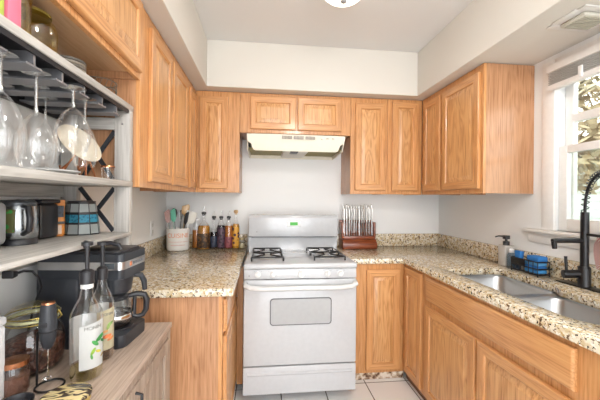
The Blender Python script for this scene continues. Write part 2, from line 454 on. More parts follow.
# ------------------------------------------------------------------ cabinets (local frame: front at y=0 facing -y, width along x)
def nested(bm, w, h, prof, back=None, cap=True, rail_slot=0):
    """mitred rectangular rings: prof = [(inset, y)], from outside in"""
    rings = []
    for ins, y in prof:
        rings.append([bm.verts.new(p) for p in ((ins, y, ins), (w - ins, y, ins), (w - ins, y, h - ins), (ins, y, h - ins))])
    for a, b in zip(rings, rings[1:]):
        for i in range(4):
            j = (i + 1) % 4
            f = bm.faces.new((a[i], a[j], b[j], b[i]))
            if rail_slot and i in (0, 2): f.material_index = rail_slot
    if cap: bm.faces.new(rings[-1])
    return rings
def door(parent, x0, x1, z0, z1, name='door', fw=0.055, t=0.02):
    wd, h = x1 - x0, z1 - z0
    bm = B(); fw = min(fw, wd * 0.26)
    r = nested(bm, wd, h, [(0.0, -0.001), (0.0, -t + 0.005), (0.002, -t + 0.002), (0.006, -t), (fw - 0.008, -t), (fw - 0.003, -t + 0.003), (fw, -t + 0.009)], cap=False, rail_slot=1)
    bm.faces.new(r[0][::-1])
    d = obj(name, bm, [OAK, OAKH], parent, loc=(x0, 0, z0), angle=25)
    bm = B(); i2 = fw + min(0.03, wd * 0.1)
    nested(bm, wd, h, [(fw - 0.0005, -t + 0.0095), (fw + 0.003, -t + 0.009), (i2, -t + 0.002), (i2 + 0.002, -t + 0.0005)])
    obj('raised_panel', bm, OAKP, d, angle=25)
    return d
def drawer_front(parent, x0, x1, z0, z1, name='drawer_front'):
    bm = B(); w_, h_ = x1 - x0, z1 - z0
    r = nested(bm, w_, h_, [(0, -0.001), (0, -0.012), (0.004, -0.016), (0.01, -0.019), (0.014, -0.02)])
    bm.faces.new(r[0][::-1])
    return obj(name, bm, OAKH, parent, loc=(x0, 0, z0), angle=25)
def cabinet(name, label, loc, rotz, wd, dp, ht, doors=(), drawers=(), bottom_recess=0.0, group=None, open_top=False, end=OAKE):
    c = thing(name, label, 'cabinet', loc, rotz, group)
    br = bottom_recess
    bm = B(); t = 0.016
    bx(bm, 0, t, 0.018, dp, 0, ht); bx(bm, wd - t, wd, 0.018, dp, 0, ht)
    obj('bottom_panel', bx(B(), t, wd - t, 0.018, dp - t, br, br + t), OAKB, c, smooth=False)
    if not open_top: bx(bm, t, wd - t, 0.018, dp, ht - t, ht)
    bx(bm, t, wd - t, dp - t, dp, br, ht - t)
    obj('carcass', bm, end, c, smooth=False)
    bm = B(); bx(bm, 0, wd, 0.0, 0.018, 0, ht, 0.0015)
    obj('face_frame', bm, OAK, c, smooth=False)
    for d in doors: door(c, *d)
    for d in drawers: drawer_front(c, *d)
    return c
R90 = PI / 2
UZ, UH, UT = 1.335, 0.81, 2.145
GU = 'oak wall cabinets'; GB = 'oak base cabinets'
G = 0.002
# left wall, above the rack: short high cabinet (runs out of the frame)
cabinet('wall_cabinet', 'short oak wall cabinet above the wine glass rack', (-0.547, 0.30, 1.805), R90, 1.186, 0.31, 0.34,
        doors=[(0.035, 0.592, 0.024, 0.325), (0.608, 1.168, 0.024, 0.325)], bottom_recess=0.028)
cabinet('wall_cabinet', 'tall two-door oak wall cabinet on the left wall right of the rack', (-0.547, 1.488, UZ), R90, 0.872, 0.31, UH,
        doors=[(0.10, 0.44, 0.03, 0.755), (0.47, 0.84, 0.03, 0.755)], bottom_recess=0.02)
cabinet('wall_cabinet', 'narrow oak wall cabinet in the left corner of the walls', (-0.547, 2.362, UZ), R90, 0.276, 0.31, UH,
        doors=[(0.03, 0.235, 0.03, 0.755)], bottom_recess=0.02)
# back wall
cabinet('wall_cabinet', 'oak wall cabinet with one door, left of the range hood', (-0.547 + G, 2.64, UZ), 0, 0.345, 0.327, UH,
        doors=[(0.03, 0.255, 0.03, 0.765)], bottom_recess=0.02)
cabinet('wall_cabinet', 'short two-door oak cabinet directly above the range hood', (-0.198, 2.64, 1.822), 0, 0.914, 0.327, 0.323,
        doors=[(0.08, 0.452, 0.03, 0.297), (0.468, 0.832, 0.03, 0.297)])
cabinet('wall_cabinet', 'oak wall cabinet with one door, right of the range hood', (0.718, 2.64, UZ), 0, 0.320, 0.327, UH,
        doors=[(0.036, 0.300, 0.03, 0.765)], bottom_recess=0.02)
cabinet('wall_cabinet', 'oak wall cabinet at the right end of the back wall', (1.040, 2.64, UZ), 0, 0.308, 0.327, UH,
        doors=[(0.036, 0.272, 0.03, 0.785)], bottom_recess=0.02)
# right wall
cabinet('wall_cabinet', 'narrow oak wall cabinet in the right corner of the walls', (1.35, 2.638, UZ), -R90, 0.318, 0.343, UH,
        doors=[(0.042, 0.302, 0.03, 0.765)], bottom_recess=0.02)
cabinet('wall_cabinet', 'wide single-door oak wall cabinet nearest the window', (1.35, 2.318, UZ), -R90, 0.458, 0.343, UH,
        doors=[(0.014, 0.432, 0.03, 0.765)], bottom_recess=0.02)

# base cabinets
BZ = -0.01
CT, CU = 0.85, 0.81          # counter top / underside
BH = CU - BZ - 0.001
# left run, front faces +x, end panel faces the camera
c = cabinet('base_cabinet', 'oak base cabinet left of the stove with plain end panel', (-0.20, 1.622, BZ), R90, 0.76, 0.655, BH,
            doors=[(0.045, 0.70, 0.03, 0.60)], drawers=[(0.045, 0.70, 0.625, 0.785)])
obj('corner_filler', bx(B(), 0.66, 0.678, -0.062, -0.022, 0.0, BH), OAK, c, smooth=False)
obj('toe_kick', bx(B(), 0.0, 0.76, 0.05, 0.07, FZ - BZ + 0.001, 0), flat('7B5A45', 0.7, name='toe_kick_brown'), c, smooth=False)
# back run right of the stove
c = cabinet('base_cabinet', 'oak base cabinet with full-height door right of the stove', (0.665, 2.34, BZ), 0, 0.398, 0.625, BH,
            doors=[(0.10, 0.362, 0.025, 0.775)])
def rubble_mat():
    m, nt, N, L, b = newmat('chipped_toe_kick')
    tc = N.new('ShaderNodeTexCoord'); n = N.new('ShaderNodeTexNoise'); n.inputs['Scale'].default_value = 22; n.inputs['Detail'].default_value = 5
    L.new(tc.outputs['Object'], n.inputs['Vector']); r = N.new('ShaderNodeValToRGB'); cr = r.color_ramp
    cr.elements[0].position = 0.42; cr.elements[0].color = lin('5A3A28'); cr.elements[1].position = 0.6; cr.elements[1].color = lin('DDD2C4')
    e = cr.elements.new(0.5); e.color = lin('B39A80')
    L.new(n.outputs['Fac'], r.inputs['Fac']); L.new(r.outputs['Color'], b.inputs['Base Color']); b.inputs['Roughness'].default_value = 0.8
    return m
obj('toe_kick', bx(B(), -0.02, 0.398, 0.001, 0.016, FZ - BZ + 0.001, 0), rubble_mat(), c, smooth=False, label='chipped white and brown toe kick')
# right run
c = cabinet('base_cabinet', 'narrow oak base cabinet in the right corner beside the sink cabinet', (1.065, 2.338, BZ), -R90, 0.292, 0.625, BH,
            doors=[(0.03, 0.285, 0.03, 0.80)])
obj('toe_kick', bx(B(), 0.0, 0.292, 0.02, 0.035, FZ - BZ + 0.001, 0), flat('7B5A45', 0.7), c, smooth=False)
c = cabinet('base_cabinet', 'wide oak sink cabinet with two doors under a false drawer front', (1.065, 2.044, BZ), -R90, 1.184, 0.625, BH,
            doors=[(0.055, 0.548, 0.03, 0.615), (0.566, 1.062, 0.03, 0.615)], drawers=[(0.055, 1.062, 0.652, 0.798)], open_top=True)
obj('toe_kick', bx(B(), 0.0, 1.184, 0.02, 0.035, FZ - BZ + 0.001, 0), flat('7B5A45', 0.7), c, smooth=False)
c = cabinet('base_cabinet', 'oak base cabinet nearest the camera on the right', (1.065, 0.858, BZ), -R90, 0.45, 0.625, BH,
            doors=[(0.02, 0.42, 0.03, 0.615)], drawers=[(0.02, 0.42, 0.652, 0.79)], open_top=True)
obj('toe_kick', bx(B(), 0.0, 0.45, 0.02, 0.035, FZ - BZ + 0.001, 0), flat('7B5A45', 0.7), c, smooth=False)

# ------------------------------------------------------------------ granite worktops
def slab(outer, holes, name, bev=True):
    bm = B(); plate_with_holes(bm, outer, holes, CU, CT)
    return bm
wt = thing('countertop', 'speckled granite worktop left of the stove', 'countertop', (XL + 0.002, 1.596, CU))
bm = B(); bx(bm, 0, 0.712, 0, YB - 1.598, 0, CT - CU, 0.006, 3)
obj('slab', bm, GRANITE, wt)
bm = B(); bx(bm, 0, 0.02, 0.25, YB - 1.598, CT - CU, CT - CU + 0.115, 0.003); bx(bm, 0.02, 0.712, YB - 1.62, YB - 1.598, CT - CU, CT - CU + 0.115, 0.003)
obj('backsplash', bm, GRANITE, wt)
wt = thing('countertop', 'L-shaped speckled granite worktop around the sink', 'countertop', (0, 0, 0))
SX0, SX1, SY0, SY1 = 1.150, 1.52, 0.98, 1.935
SXN = 1.475
front = 1.045
outer = [(0.64, YB - 0.002), (0.64, 2.315), (front, 2.315), (front, 0.40), (XR - 0.002, 0.40), (XR - 0.002, YB - 0.002)]
def round_poly(pts, n=8):
    out = []
    for i, (x, y, r) in enumerate(pts):
        p = Vector((x, y)); a = Vector(pts[i - 1][:2]) - p; b = Vector(pts[(i + 1) % len(pts)][:2]) - p
        a.normalize(); b.normalize(); h = math.acos(max(-1, min(1, a.dot(b)))) / 2
        d = r / math.tan(h); c = p + (a + b).normalized() * (r / math.sin(h))
        s, e = p + a * d - c, p + b * d - c
        a0 = math.atan2(s.y, s.x); da = (math.atan2(e.y, e.x) - a0 + PI) % (2 * PI) - PI
        out += [(c.x + r * math.cos(a0 + da * k / n), c.y + r * math.sin(a0 + da * k / n)) for k in range(n + 1)]
    return out
hole = round_poly([(SX0, SY1, 0.035), (SX0, SY0, 0.16), (SXN, SY0, 0.15), (SXN + 0.005, 1.46, 0.05), (SX1, 1.53, 0.05), (SX1, SY1, 0.05)])
bm = B(); plate_with_holes(bm, outer, [hole], CU, CT)
es = [e for e in bm.edges if len(e.link_faces) == 2 and e.calc_face_angle(0) > 0.8]
bmesh.ops.bevel(bm, geom=es, offset=0.005, segments=2, affect='EDGES', profile=0.5)
obj('slab', bm, GRANITE, wt)
bm = B(); bx(bm, 0.64, XR - 0.022, YB - 0.022, YB - 0.002, CT, CT + 0.115, 0.003); bx(bm, XR - 0.022, XR - 0.002, 0.40, YB - 0.002, CT, CT + 0.115, 0.003)
obj('backsplash', bm, GRANITE, wt)

# ------------------------------------------------------------------ double bowl sink
sk = thing('kitchen_sink', 'double bowl stainless steel sink set under granite', 'sink', (0, 0, 0))
def bowl(x0, x1, y0, y1, rs):
    bm = B(); rings = []
    z_top = CU - 0.012
    for ins, z, k in ((0, z_top, 1), (0.004, z_top - 0.01, 1), (0.012, z_top - 0.13, 1), (0.03, z_top - 0.165, 0.9), (0.06, z_top - 0.175, 0.7)):
        loop = rrect(x0 + ins, x1 - ins, y0 + ins, y1 - ins, [max(0.015, r * k) for r in rs], 8)
        rings.append([bm.verts.new((x, y, z)) for x, y in loop])
    n = len(rings[0])
    for a, b in zip(rings, rings[1:]):
        for i in range(n):
            j = (i + 1) % n; bm.faces.new((a[i], a[j], b[j], b[i]))
    bm.faces.new(rings[-1])
    return bm
YD = 1.50
b1 = (SX0 - 0.006, SX1 + 0.006, YD + 0.018, SY1 + 0.006); b2 = (SX0 - 0.006, SXN + 0.012, SY0 - 0.006, YD - 0.018)
r1, r2 = [0.05, 0.04, 0.05, 0.05], [0.05, 0.05, 0.16, 0.15]
SINKS = steel_mat('sink_steel', 'BFC0C1', 0.3, 2)
o = obj('bowl', bowl(*b1, r1), SINKS, sk)
obj('drain', lathe(B(), [(0.045, 0), (0.045, 0.004), (0.03, 0.003), (0.028, -0.002), (0.0005, -0.002)], 24), CHROME, o, loc=((b1[0] + b1[1]) / 2, (b1[2] + b1[3]) / 2, CU - 0.186))
o = obj('bowl', bowl(*b2, r2), SINKS, sk)
obj('drain', lathe(B(), [(0.045, 0), (0.045, 0.004), (0.03, 0.003), (0.028, -0.002), (0.0005, -0.002)], 24), CHROME, o, loc=((b2[0] + b2[1]) / 2, (b2[2] + b2[3]) / 2, CU - 0.186))
bm = B(); plate_with_holes(bm, rrect(SX0 - 0.03, SX1 + 0.03, SY0 - 0.03, SY1 + 0.03, 0.05), [rrect(*b1, r1, 8), rrect(*b2, r2, 8)], CU - 0.012, CU - 0.0015)
obj('rim', bm, SINKS, sk)

# ------------------------------------------------------------------ gas range
rg = thing('gas_range', 'white gas range with oven below', 'stove', (0.25, 2.115, FZ))
RX0, RX1 = -0.378, 0.378
z = lambda a: a - FZ
obj('body', bx(B(), RX0 + 0.004, RX1 - 0.004, 0.03, 0.66, z(0.008), z(0.83), 0.004), ENAMEL, rg)
ct = obj('cooktop', bx(B(), RX0, RX1, -0.012, 0.615, z(0.828), z(0.864), 0.012, 3), ENAMEL, rg)
# control panel, sloping slightly
bm = B(); prism(bm, [(0.0, z(0.762)), (0.04, z(0.762)), (0.04, z(0.826)), (0.004, z(0.826))], 'X', RX0 + 0.003, RX1 - 0.003, 0.003)
cp = obj('control_panel', bm, ENAMEL, rg)
kn = [(-0.285, 0.015), (-0.19, 0.015), (0.0, 0.02), (0.175, 0.015), (0.265, 0.015)]
for xk, rk in kn:
    bm = B(); lathe(bm, [(rk + 0.005, 0.0), (rk + 0.005, 0.004), (rk, 0.006), (rk * 0.92, 0.022), (0.0005, 0.023)], 24, axis='Y')
    bx(bm, -0.0035, 0.0035, -0.03, -0.01, -rk * 0.95, rk * 0.95, 0.0015)
    obj('knob', bm, flat('E2E2E0', 0.3, name='knob_white'), rg, loc=(xk, 0.004, z(0.793)))
MK = flat('8A8A8C', 0.5, name='grey_print')
for xk, rk in kn:
    for s in (-1, 1): obj('panel_marking', bx(B(), xk + s * 0.024 - 0.002, xk + s * 0.024 + 0.002, -0.001, 0.01, z(0.811), z(0.815)), MK, cp)
obj('panel_marking', bx(B(), -0.345, -0.338, -0.001, 0.01, z(0.78), z(0.79)), MK, cp)
# backguard
bm = B()
prism(bm, [(0.575, z(0.862)), (0.595, z(0.862)), (0.59, z(0.965)), (0.565, z(0.975)), (0.567, z(1.13)), (0.58, z(1.153)), (0.66, z(1.153)), (0.66, z(0.862))], 'X', RX0 + 0.004, RX1 - 0.004, 0.005)
bgd = obj('backguard', bm, ENAMEL, rg)
obj('vent_slot', bx(B(), RX0 + 0.03, RX1 - 0.03, 0.564, 0.571, z(0.968), z(0.975)), flat('6E7074', 0.5, name='slot_grey'), bgd)
dp = obj('display_bezel', bx(B(), -0.055, 0.055, 0.561, 0.568, z(1.058), z(1.105), 0.003), WHITEP, bgd)
obj('clock_display', bx(B(), -0.032, 0.032, 0.559, 0.563, z(1.068), z(1.094)), emis('green_display', '3F9A3C', 0.35), bgd, label='lit green clock display')
obj('emblem', bx(B(), -0.31, -0.302, 0.5635, 0.568, z(1.01), z(1.018)), MK, bgd)
# oven door with window and handle
od = obj('oven_door', bx(B(), RX0 + 0.002, RX1 - 0.002, -0.002, 0.032, z(0.194), z(0.757), 0.008, 3), ENAMEL, rg)
bm = B(); prism(bm, rrect(-0.205, 0.205, z(0.458), z(0.636), 0.022), 'Y', -0.0045, 0.0)
obj('window_seal', bm, flat('55565A', 0.5, name='grey_seal'), od)
bm = B(); prism(bm, rrect(-0.199, 0.199, z(0.464), z(0.630), 0.018), 'Y', -0.006, 0.0)
obj('oven_window', bm, flat('A9AAAB', 0.22, name='oven_glass_grey', coat=0.5), od, label='grey oven door window')
bm = B()
pts = [(-0.365, 0.0, z(0.735)), (-0.362, -0.03, z(0.729)), (-0.33, -0.045, z(0.718))] + [(x, -0.05, z(0.713)) for x in (-0.25, -0.1, 0.1, 0.25)] + [(0.33, -0.045, z(0.718)), (0.362, -0.03, z(0.729)), (0.365, 0.0, z(0.735))]
tube(bm, pts, 0.017, 12)
obj('handle', bm, flat('D2D3D2', 0.2, name='handle_white', coat=0.4), od)
dr = obj('storage_drawer', bx(B(), RX0 + 0.002, RX1 - 0.002, 0.0, 0.032, z(0.006), z(0.186), 0.006, 3), ENAMEL, rg)
obj('drawer_lip', prism(B(), [(0.0, z(0.155)), (-0.008, z(0.148)), (-0.008, z(0.138)), (0.0, z(0.128))], 'X', RX0 + 0.03, RX1 - 0.03), ENAMEL, dr)
for sx in (-1, 1):
    for yy in (0.14, 0.62):
        obj('foot', cyl(B(), (sx * 0.33, yy, 0.001), (sx * 0.33, yy, z(0.008)), 0.026, 0.02), BLACK, rg)
# burner grates
def grate(cx):
    g = thing('burner_grate', 'black cast iron grate over the %s burners of white stove' % ('left' if cx < 0 else 'right'), 'grate', (0.25 + cx, 2.115 + 0.285, 0.864), 0, 'stove grates')
    bm = B(); hw, hd, t = 0.108, 0.205, 0.005
    zt = 0.026
    def bar(p, q, r=t): tube(bm, [p, q], r, 8)
    ring = [(-hw, -hd, zt), (hw, -hd, zt), (hw, hd, zt), (-hw, hd, zt)]
    for i in range(4): bar(ring[i], ring[(i + 1) % 4])
    for y0, y1 in ((-hd, 0), (0, hd)):
        ym = (y0 + y1) / 2
        bar((-hw, y0, zt), (-0.02, ym - 0.02, zt + 0.004)); bar((hw, y0, zt), (0.02, ym - 0.02, zt + 0.004))
        bar((-hw, y1, zt), (-0.02, ym + 0.02, zt + 0.004)); bar((hw, y1, zt), (0.02, ym + 0.02, zt + 0.004))
    bar((-hw, 0, zt), (hw, 0, zt))
    obj('grid', bm, BLACKM, g)
    for x in (-hw, hd and hw):
        for y in (-hd, 0, hd): obj('leg', cyl(B(), (x, y, 0.001), (x, y, zt), 0.006, n=10), BLACKM, g)
    return g
grate(-0.222); grate(0.208)
for cx in (-0.222, 0.208):
    for cy in (0.185, 0.385):
        bm = B(); lathe(bm, [(0.055, 0.0), (0.05, 0.004), (0.03, 0.006), (0.03, 0.014), (0.024, 0.019), (0.0005, 0.02)], 24)
        obj('burner', bm, flat('B9B9B6', 0.35, 0.4, 'burner_alloy'), ct, loc=(cx, cy, z(0.862)))

# ------------------------------------------------------------------ range hood
hd = thing('range_hood', 'cream under-cabinet range hood above the stove', 'range hood', (0.25, 2.97, 1.655))
bm = B()
prof = [(-0.382, 0.165), (-0.382, 0.08)]
pts = [(-0.385, 0.132), (0.385, 0.132), (0.385, 0.095), (0.375, 0.075), (0.352, 0.06), (0.345, 0.035), (0.335, 0.018), (0.32, 0.012), (-0.32, 0.012), (-0.335, 0.018), (-0.345, 0.035), (-0.352, 0.06), (-0.375, 0.075), (-0.385, 0.095)]
# front panel leaning in towards its bottom edge
A = [bm.verts.new((u, -0.475 + (0.132 - v) * 0.385, v)) for u, v in pts]; Bk = [bm.verts.new((u, -0.46 + (0.132 - v) * 0.385, v)) for u, v in pts]
for i in range(len(pts)):
    j = (i + 1) % len(pts); bm.faces.new((A[i], A[j], Bk[j], Bk[i]))
bm.faces.new(A[::-1]); bm.faces.new(Bk)
obj('front_panel', bm, CREAM, hd)
bm = B()
bx(bm, -0.385, 0.385, -0.470, -0.004, 0.120, 0.132); bx(bm, -0.36, 0.36, -0.32, -0.004, 0.132, 0.165)
for s in (-1, 1):
    prism(bm, [(-0.462, 0.12), (-0.44, 0.08), (-0.39, 0.02), (-0.004, 0.0), (-0.004, 0.12)], 'X', s * 0.385 - s * 0.008, s * 0.385)
bx(bm, -0.385, 0.385, -0.02, -0.004, 0.0, 0.12)
obj('shell', bm, CREAM, hd, smooth=False)
for s in (-1, 1):
    obj('grease_filter', bx(B(), s * 0.23 - 0.14, s * 0.23 + 0.14, -0.40, -0.03, 0.028, 0.036), flat('8A7F45', 0.6, name='olive_filter', bump=0.8), hd, smooth=False, label='olive mesh filter')
obj('lamp_housing', bx(B(), -0.10, 0.10, -0.405, -0.03, 0.008, 0.05, 0.006), flat('D9D4C8', 0.4, name='lamp_housing_cream'), hd)
obj('lamp_recess', bx(B(), -0.045, 0.02, -0.407, -0.30, 0.005, 0.03, 0.004), BLACK, hd)
for k in range(3):
    x0 = -0.115 + k * 0.092
    bm = B()
    for q in range(7): bx(bm, x0 + q * 0.0112, x0 + q * 0.0112 + 0.0085, -0.477, -0.465, 0.100, 0.123)
    obj('vent_grille', bm, flat('A59C92', 0.6, name='vent_grey'), hd, smooth=False)
for k in range(3): obj('rocker_switch', bx(B(), 0.19 + k * 0.045, 0.21 + k * 0.045, -0.479, -0.465, 0.103, 0.118, 0.002), flat('D8D1C2', 0.4, name='switch_cream'), hd)

# ------------------------------------------------------------------ ceiling lamp and vent, outlet
lp = thing('ceiling_light', 'white glass dome ceiling light with grey finial', 'ceiling light', (0.442, 1.80, CZ))
obj('canopy', lathe(B(), [(0.10, 0), (0.10, -0.015), (0.09, -0.02)], 32, cap1=True), CHROME, lp)
bm = B(); lathe(bm, [(0.128, -0.014), (0.130, -0.02), (0.12, -0.045), (0.095, -0.068), (0.06, -0.082), (0.02, -0.088), (0.0005, -0.0885)], 36)
obj('glass_shade', bm, emis('lit_opal_glass', 'FFF6E8', 1.6), lp)
obj('finial', lathe(B(), [(0.018, -0.086), (0.018, -0.093), (0.012, -0.099), (0.0005, -0.101)], 20, cap0=True), flat('9A9A9A', 0.4, 0.5, 'finial_grey'), lp)
def bulb(name, loc, e, r):
    l = bpy.data.lights.new(name, 'POINT'); l.energy = e; l.color = (1.0, 0.99, 0.97); l.shadow_soft_size = r
    o = bpy.data.objects.new(name, l); COL.objects.link(o); o.location = loc
def down(name, loc, e, s):
    l = bpy.data.lights.new(name, 'AREA'); l.shape = 'DISK'; l.size = s; l.energy = e; l.color = (1.0, 0.985, 0.965)
    o = bpy.data.objects.new(name, l); COL.objects.link(o); o.location = loc
down('ceiling_light_bulb', (0.442, 1.80, CZ - 0.104), 1.6, 0.22)

lp2 = dup(lp, (0.442, 0.25, CZ), 'added fill dome light overhead near the camera, above the picture')  # unseen second fixture, added to brighten the side walls
bulb('rear_fill_bulb', (0.442, 0.25, CZ - 0.16), 24, 0.12)  # point lamp of the added fixture
vt = thing('ceiling_vent', 'small white ceiling air vent above the window', 'vent', (1.495, 1.355, SZ))
bm = B()
for s in (-1, 1):
    bx(bm, -0.11, 0.11, s * 0.08 - 0.02, s * 0.08 + 0.02, -0.006, -0.001, 0.002); bx(bm, s * 0.098 - 0.024, s * 0.098 + 0.024, -0.06, 0.06, -0.006, -0.001, 0.002)
obj('frame', bm, flat('DDDAD5', 0.5, name='vent_white'), vt)
obj('core', bx(B(), -0.074, 0.074, -0.06, 0.06, -0.022, -0.004, 0.006), flat('C9C5B8', 0.6, name='vent_core'), vt)
bm = B()
for k in range(8): bx(bm, -0.062, 0.062, -0.05 + k * 0.0135, -0.044 + k * 0.0135, -0.025, -0.021)
obj('louver', bm, flat('B0AB9A', 0.6, name='vent_louver'), vt)

ol = thing('wall_outlet', 'white wall outlet above the left worktop', 'outlet', (XL, 2.60, 1.05))
obj('cover_plate', bx(B(), 0.0005, 0.006, -0.036, 0.036, -0.058, 0.058, 0.002), WHITEP, ol)
for zz in (-0.025, 0.025): obj('socket', bx(B(), 0.005, 0.008, -0.017, 0.017, zz - 0.014, zz + 0.014, 0.003), flat('D5D4D0', 0.4, name='socket_white'), ol)

# ------------------------------------------------------------------ faucet
fc = thing('kitchen_faucet', 'matte black spring pull-down faucet behind the sink', 'faucet', (1.632, 1.475, CT))
obj('deck_plate', bx(B(), -0.032, 0.032, -0.13, 0.13, 0.0005, 0.007, 0.003), BLACKM, fc)
obj('base', lathe(B(), [(0.030, 0.006), (0.027, 0.012), (0.027, 0.10), (0.023, 0.108), (0.0005, 0.109)], 24), BLACKM, fc)
obj('post', cyl(B(), (0, 0, 0.1), (0, 0, 0.385), 0.0185), BLACKM, fc)
hv = obj('handle_valve', cyl(B(), (-0.02, 0.01, 0.068), (-0.085, 0.035, 0.062), 0.021, 0.021), BLACKM, fc)
obj('lever', cyl(B(), (-0.070, 0.030, 0.07), (-0.074, 0.032, 0.155), 0.006, 0.0075), BLACKM, hv)
# spring arch: leaves the post upward and bends towards the camera side
arc = []
for k in range(41):
    a = PI * k / 40
    arc.append(Vector((-0.025 * (1 - math.cos(a)) , -0.105 * (1 - math.cos(a)), 0.385 + 0.19 * math.sin(a) ** 0.85 if 0 < k < 40 else 0.385)))
obj('hose', tube(B(), arc, 0.007, 10), BLACKM, fc)
bm = B(); sp = []
total = 24
for k in range(total * 12 + 1):
    u = k / (total * 12); f = u * 40; i = min(int(f), 39); p = arc[i].lerp(arc[i + 1], f - i); tg = (arc[i + 1] - arc[i]).normalized()
    s = tg.cross(Vector((0.97, -0.23, 0))).normalized() if abs(tg.cross(Vector((0.97, -0.23, 0))).length) > 1e-4 else Vector((0, 1, 0)); n2 = tg.cross(s).normalized()
    a = 2 * PI * k / 12
    sp.append(p + (s * math.cos(a) + n2 * math.sin(a)) * 0.0155)
tube(bm, sp, 0.0024, 6)
obj('spring', bm, BLACKM, fc)
hp = arc[-1]
obj('spray_head', lathe(B(), [(0.013, 0.0), (0.017, -0.03), (0.017, -0.12), (0.022, -0.15), (0.022, -0.16), (0.0005, -0.161)], 20, c=tuple(hp), cap0=True), BLACKM, fc)
obj('spray_dock', tube(B(), [(0, 0, 0.272), hp + Vector((0.01, 0.04, -0.113)), hp + Vector((0, 0, -0.113))], 0.0065, 10), BLACKM, fc)
obj('side_spout', tube(B(), [(0, 0, 0.238), (-0.06, 0.015, 0.238), (-0.135, 0.03, 0.236), (-0.150, 0.032, 0.234)], 0.0125, 14), BLACKM, fc)
obj('spout_tip', cyl(B(), (-0.143, 0.031, 0.232), (-0.139, 0.030, 0.195), 0.013, 0.011), BLACKM, fc)

# red and white cloth hung over the dock arm
bm = B(); nU, nV = 10, 12; grid = []
for i in range(nU + 1):
    row = []
    for k in range(nV + 1):
        u, v = i / nU - 0.5, k / nV
        wdt = 0.018 + 0.05 * math.sin(PI * min(1, v * 1.05)) 
        row.append(bm.verts.new((0.006 * math.sin(v * 5), u * wdt + 0.004 * math.sin(v * 7), -v * 0.155 + 0.006 * math.cos(u * 14))))
    grid.append(row)
for i in range(nU):
    for k in range(nV): bm.faces.new((grid[i][k], grid[i + 1][k], grid[i + 1][k + 1], grid[i][k + 1]))
bmesh.ops.solidify(bm, geom=list(bm.faces), thickness=0.006)
def stripe_mat():
    m, nt, N, L, b = newmat('red_white_weave')
    tc = N.new('ShaderNodeTexCoord'); wv = N.new('ShaderNodeTexWave'); wv.bands_direction = 'DIAGONAL'; wv.inputs['Scale'].default_value = 55; wv.inputs['Distortion'].default_value = 2
    L.new(tc.outputs['Object'], wv.inputs['Vector']); r = N.new('ShaderNodeValToRGB'); cr = r.color_ramp
    cr.elements[0].position = 0.4; cr.elements[0].color = lin('B5544E'); cr.elements[1].position = 0.55; cr.elements[1].color = lin('E8DEDA')
    L.new(wv.outputs['Fac'], r.inputs['Fac']); L.new(r.outputs['Color'], b.inputs['Base Color']); b.inputs['Roughness'].default_value = 0.9
    return m
tag(obj('dish_cloth', bm, stripe_mat(), None, loc=(1.637, 1.405, CT + 0.262)), 'red and white patterned cloth hanging from the faucet arm', 'cloth')

# ------------------------------------------------------------------ things beside the sink
sd = thing('soap_dispenser', 'clear square soap dispenser with black pump by the sink', 'soap dispenser', (1.632, 2.01, CT))
obj('bottle', bx(B(), -0.036, 0.036, -0.036, 0.036, 0.001, 0.140, 0.008, 3), liquid('frosted_soap_bottle', 'DAD5CE', 0.2), sd)
#obj('soap', bx(B(), -0.031, 0.031, -0.031, 0.031, 0.006, 0.09, 0.006), thin_glass('soap_liquid', (0.88, 0.88, 0.86), 0.2, 0.03), sd)
pm = obj('pump', lathe(B(), [(0.02, 0.139), (0.02, 0.165), (0.008, 0.168), (0.008, 0.18), (0.022, 0.182), (0.022, 0.205), (0.0005, 0.206)], 20, cap0=True), BLACK, sd)
obj('nozzle', tube(B(), [(0, 0, 0.198), (-0.04, 0.02, 0.199), (-0.06, 0.028, 0.193)], [0.007, 0.005, 0.004], 10), BLACK, pm)
sb = thing('soap_bottle', 'small pale blue bottle with white cap beside the soap dispenser', 'bottle', (1.608, 1.935, CT))
obj('bottle', lathe(B(), [(0.0005, 0.001), (0.022, 0.001), (0.025, 0.006), (0.025, 0.085), (0.018, 0.10), (0.014, 0.104)], 20), BLUEG, sb)
obj('cap', lathe(B(), [(0.015, 0.102), (0.015, 0.122), (0.008, 0.127), (0.0005, 0.128)], 16), WHITEP, sb)

BLUE = flat('2F77BE', 0.75, name='blue_sponge', bump=0.9)
cdx, cdy = 1.605, 1.785
cd = thing('sponge_caddy', 'black wire sponge caddy behind the sink', 'caddy', (cdx, cdy, CT))
bm = B(); hx, hy = 0.038, 0.098
for zz in (0.012, 0.045, 0.085):
    tube(bm, [(-hx, -hy, zz), (hx, -hy, zz), (hx, hy, zz), (-hx, hy, zz)], 0.0035, 8, closed=True)
for k in range(7):
    y = -hy + 2 * hy * k / 6
    for sx in (-1, 1): tube(bm, [(sx * hx, y, 0.012), (sx * hx, y, 0.085)], 0.0022, 6)
    tube(bm, [(-hx, y, 0.012), (hx, y, 0.012)], 0.0022, 6)
obj('basket', bm, BLACKM, cd)
for sx in (-1, 1):
    for sy in (-1, 1): obj('leg', cyl(B(), (sx * hx, sy * hy, 0.001), (sx * hx, sy * hy, 0.012), 0.004, n=10), BLACKM, cd)
obj('brush_band', bx(B(), -hx - 0.006, -hx - 0.003, -0.01, hy, 0.05, 0.085, 0.001), BLACKM, cd)
def sponge(lbl, loc, sx, sy, sz, m=BLUE, rz=0):
    tag(obj('sponge', bx(B(), -sx / 2, sx / 2, -sy / 2, sy / 2, 0, sz, 0.006, 3), m, None, loc=loc, rot=(0, 0, rz)), lbl, 'sponge', 'blue sponges in the caddy')
sponge('bright blue sponge standing highest at right end of wire caddy', (cdx + 0.0, cdy - 0.052, CT + 0.086), 0.062, 0.085, 0.03)
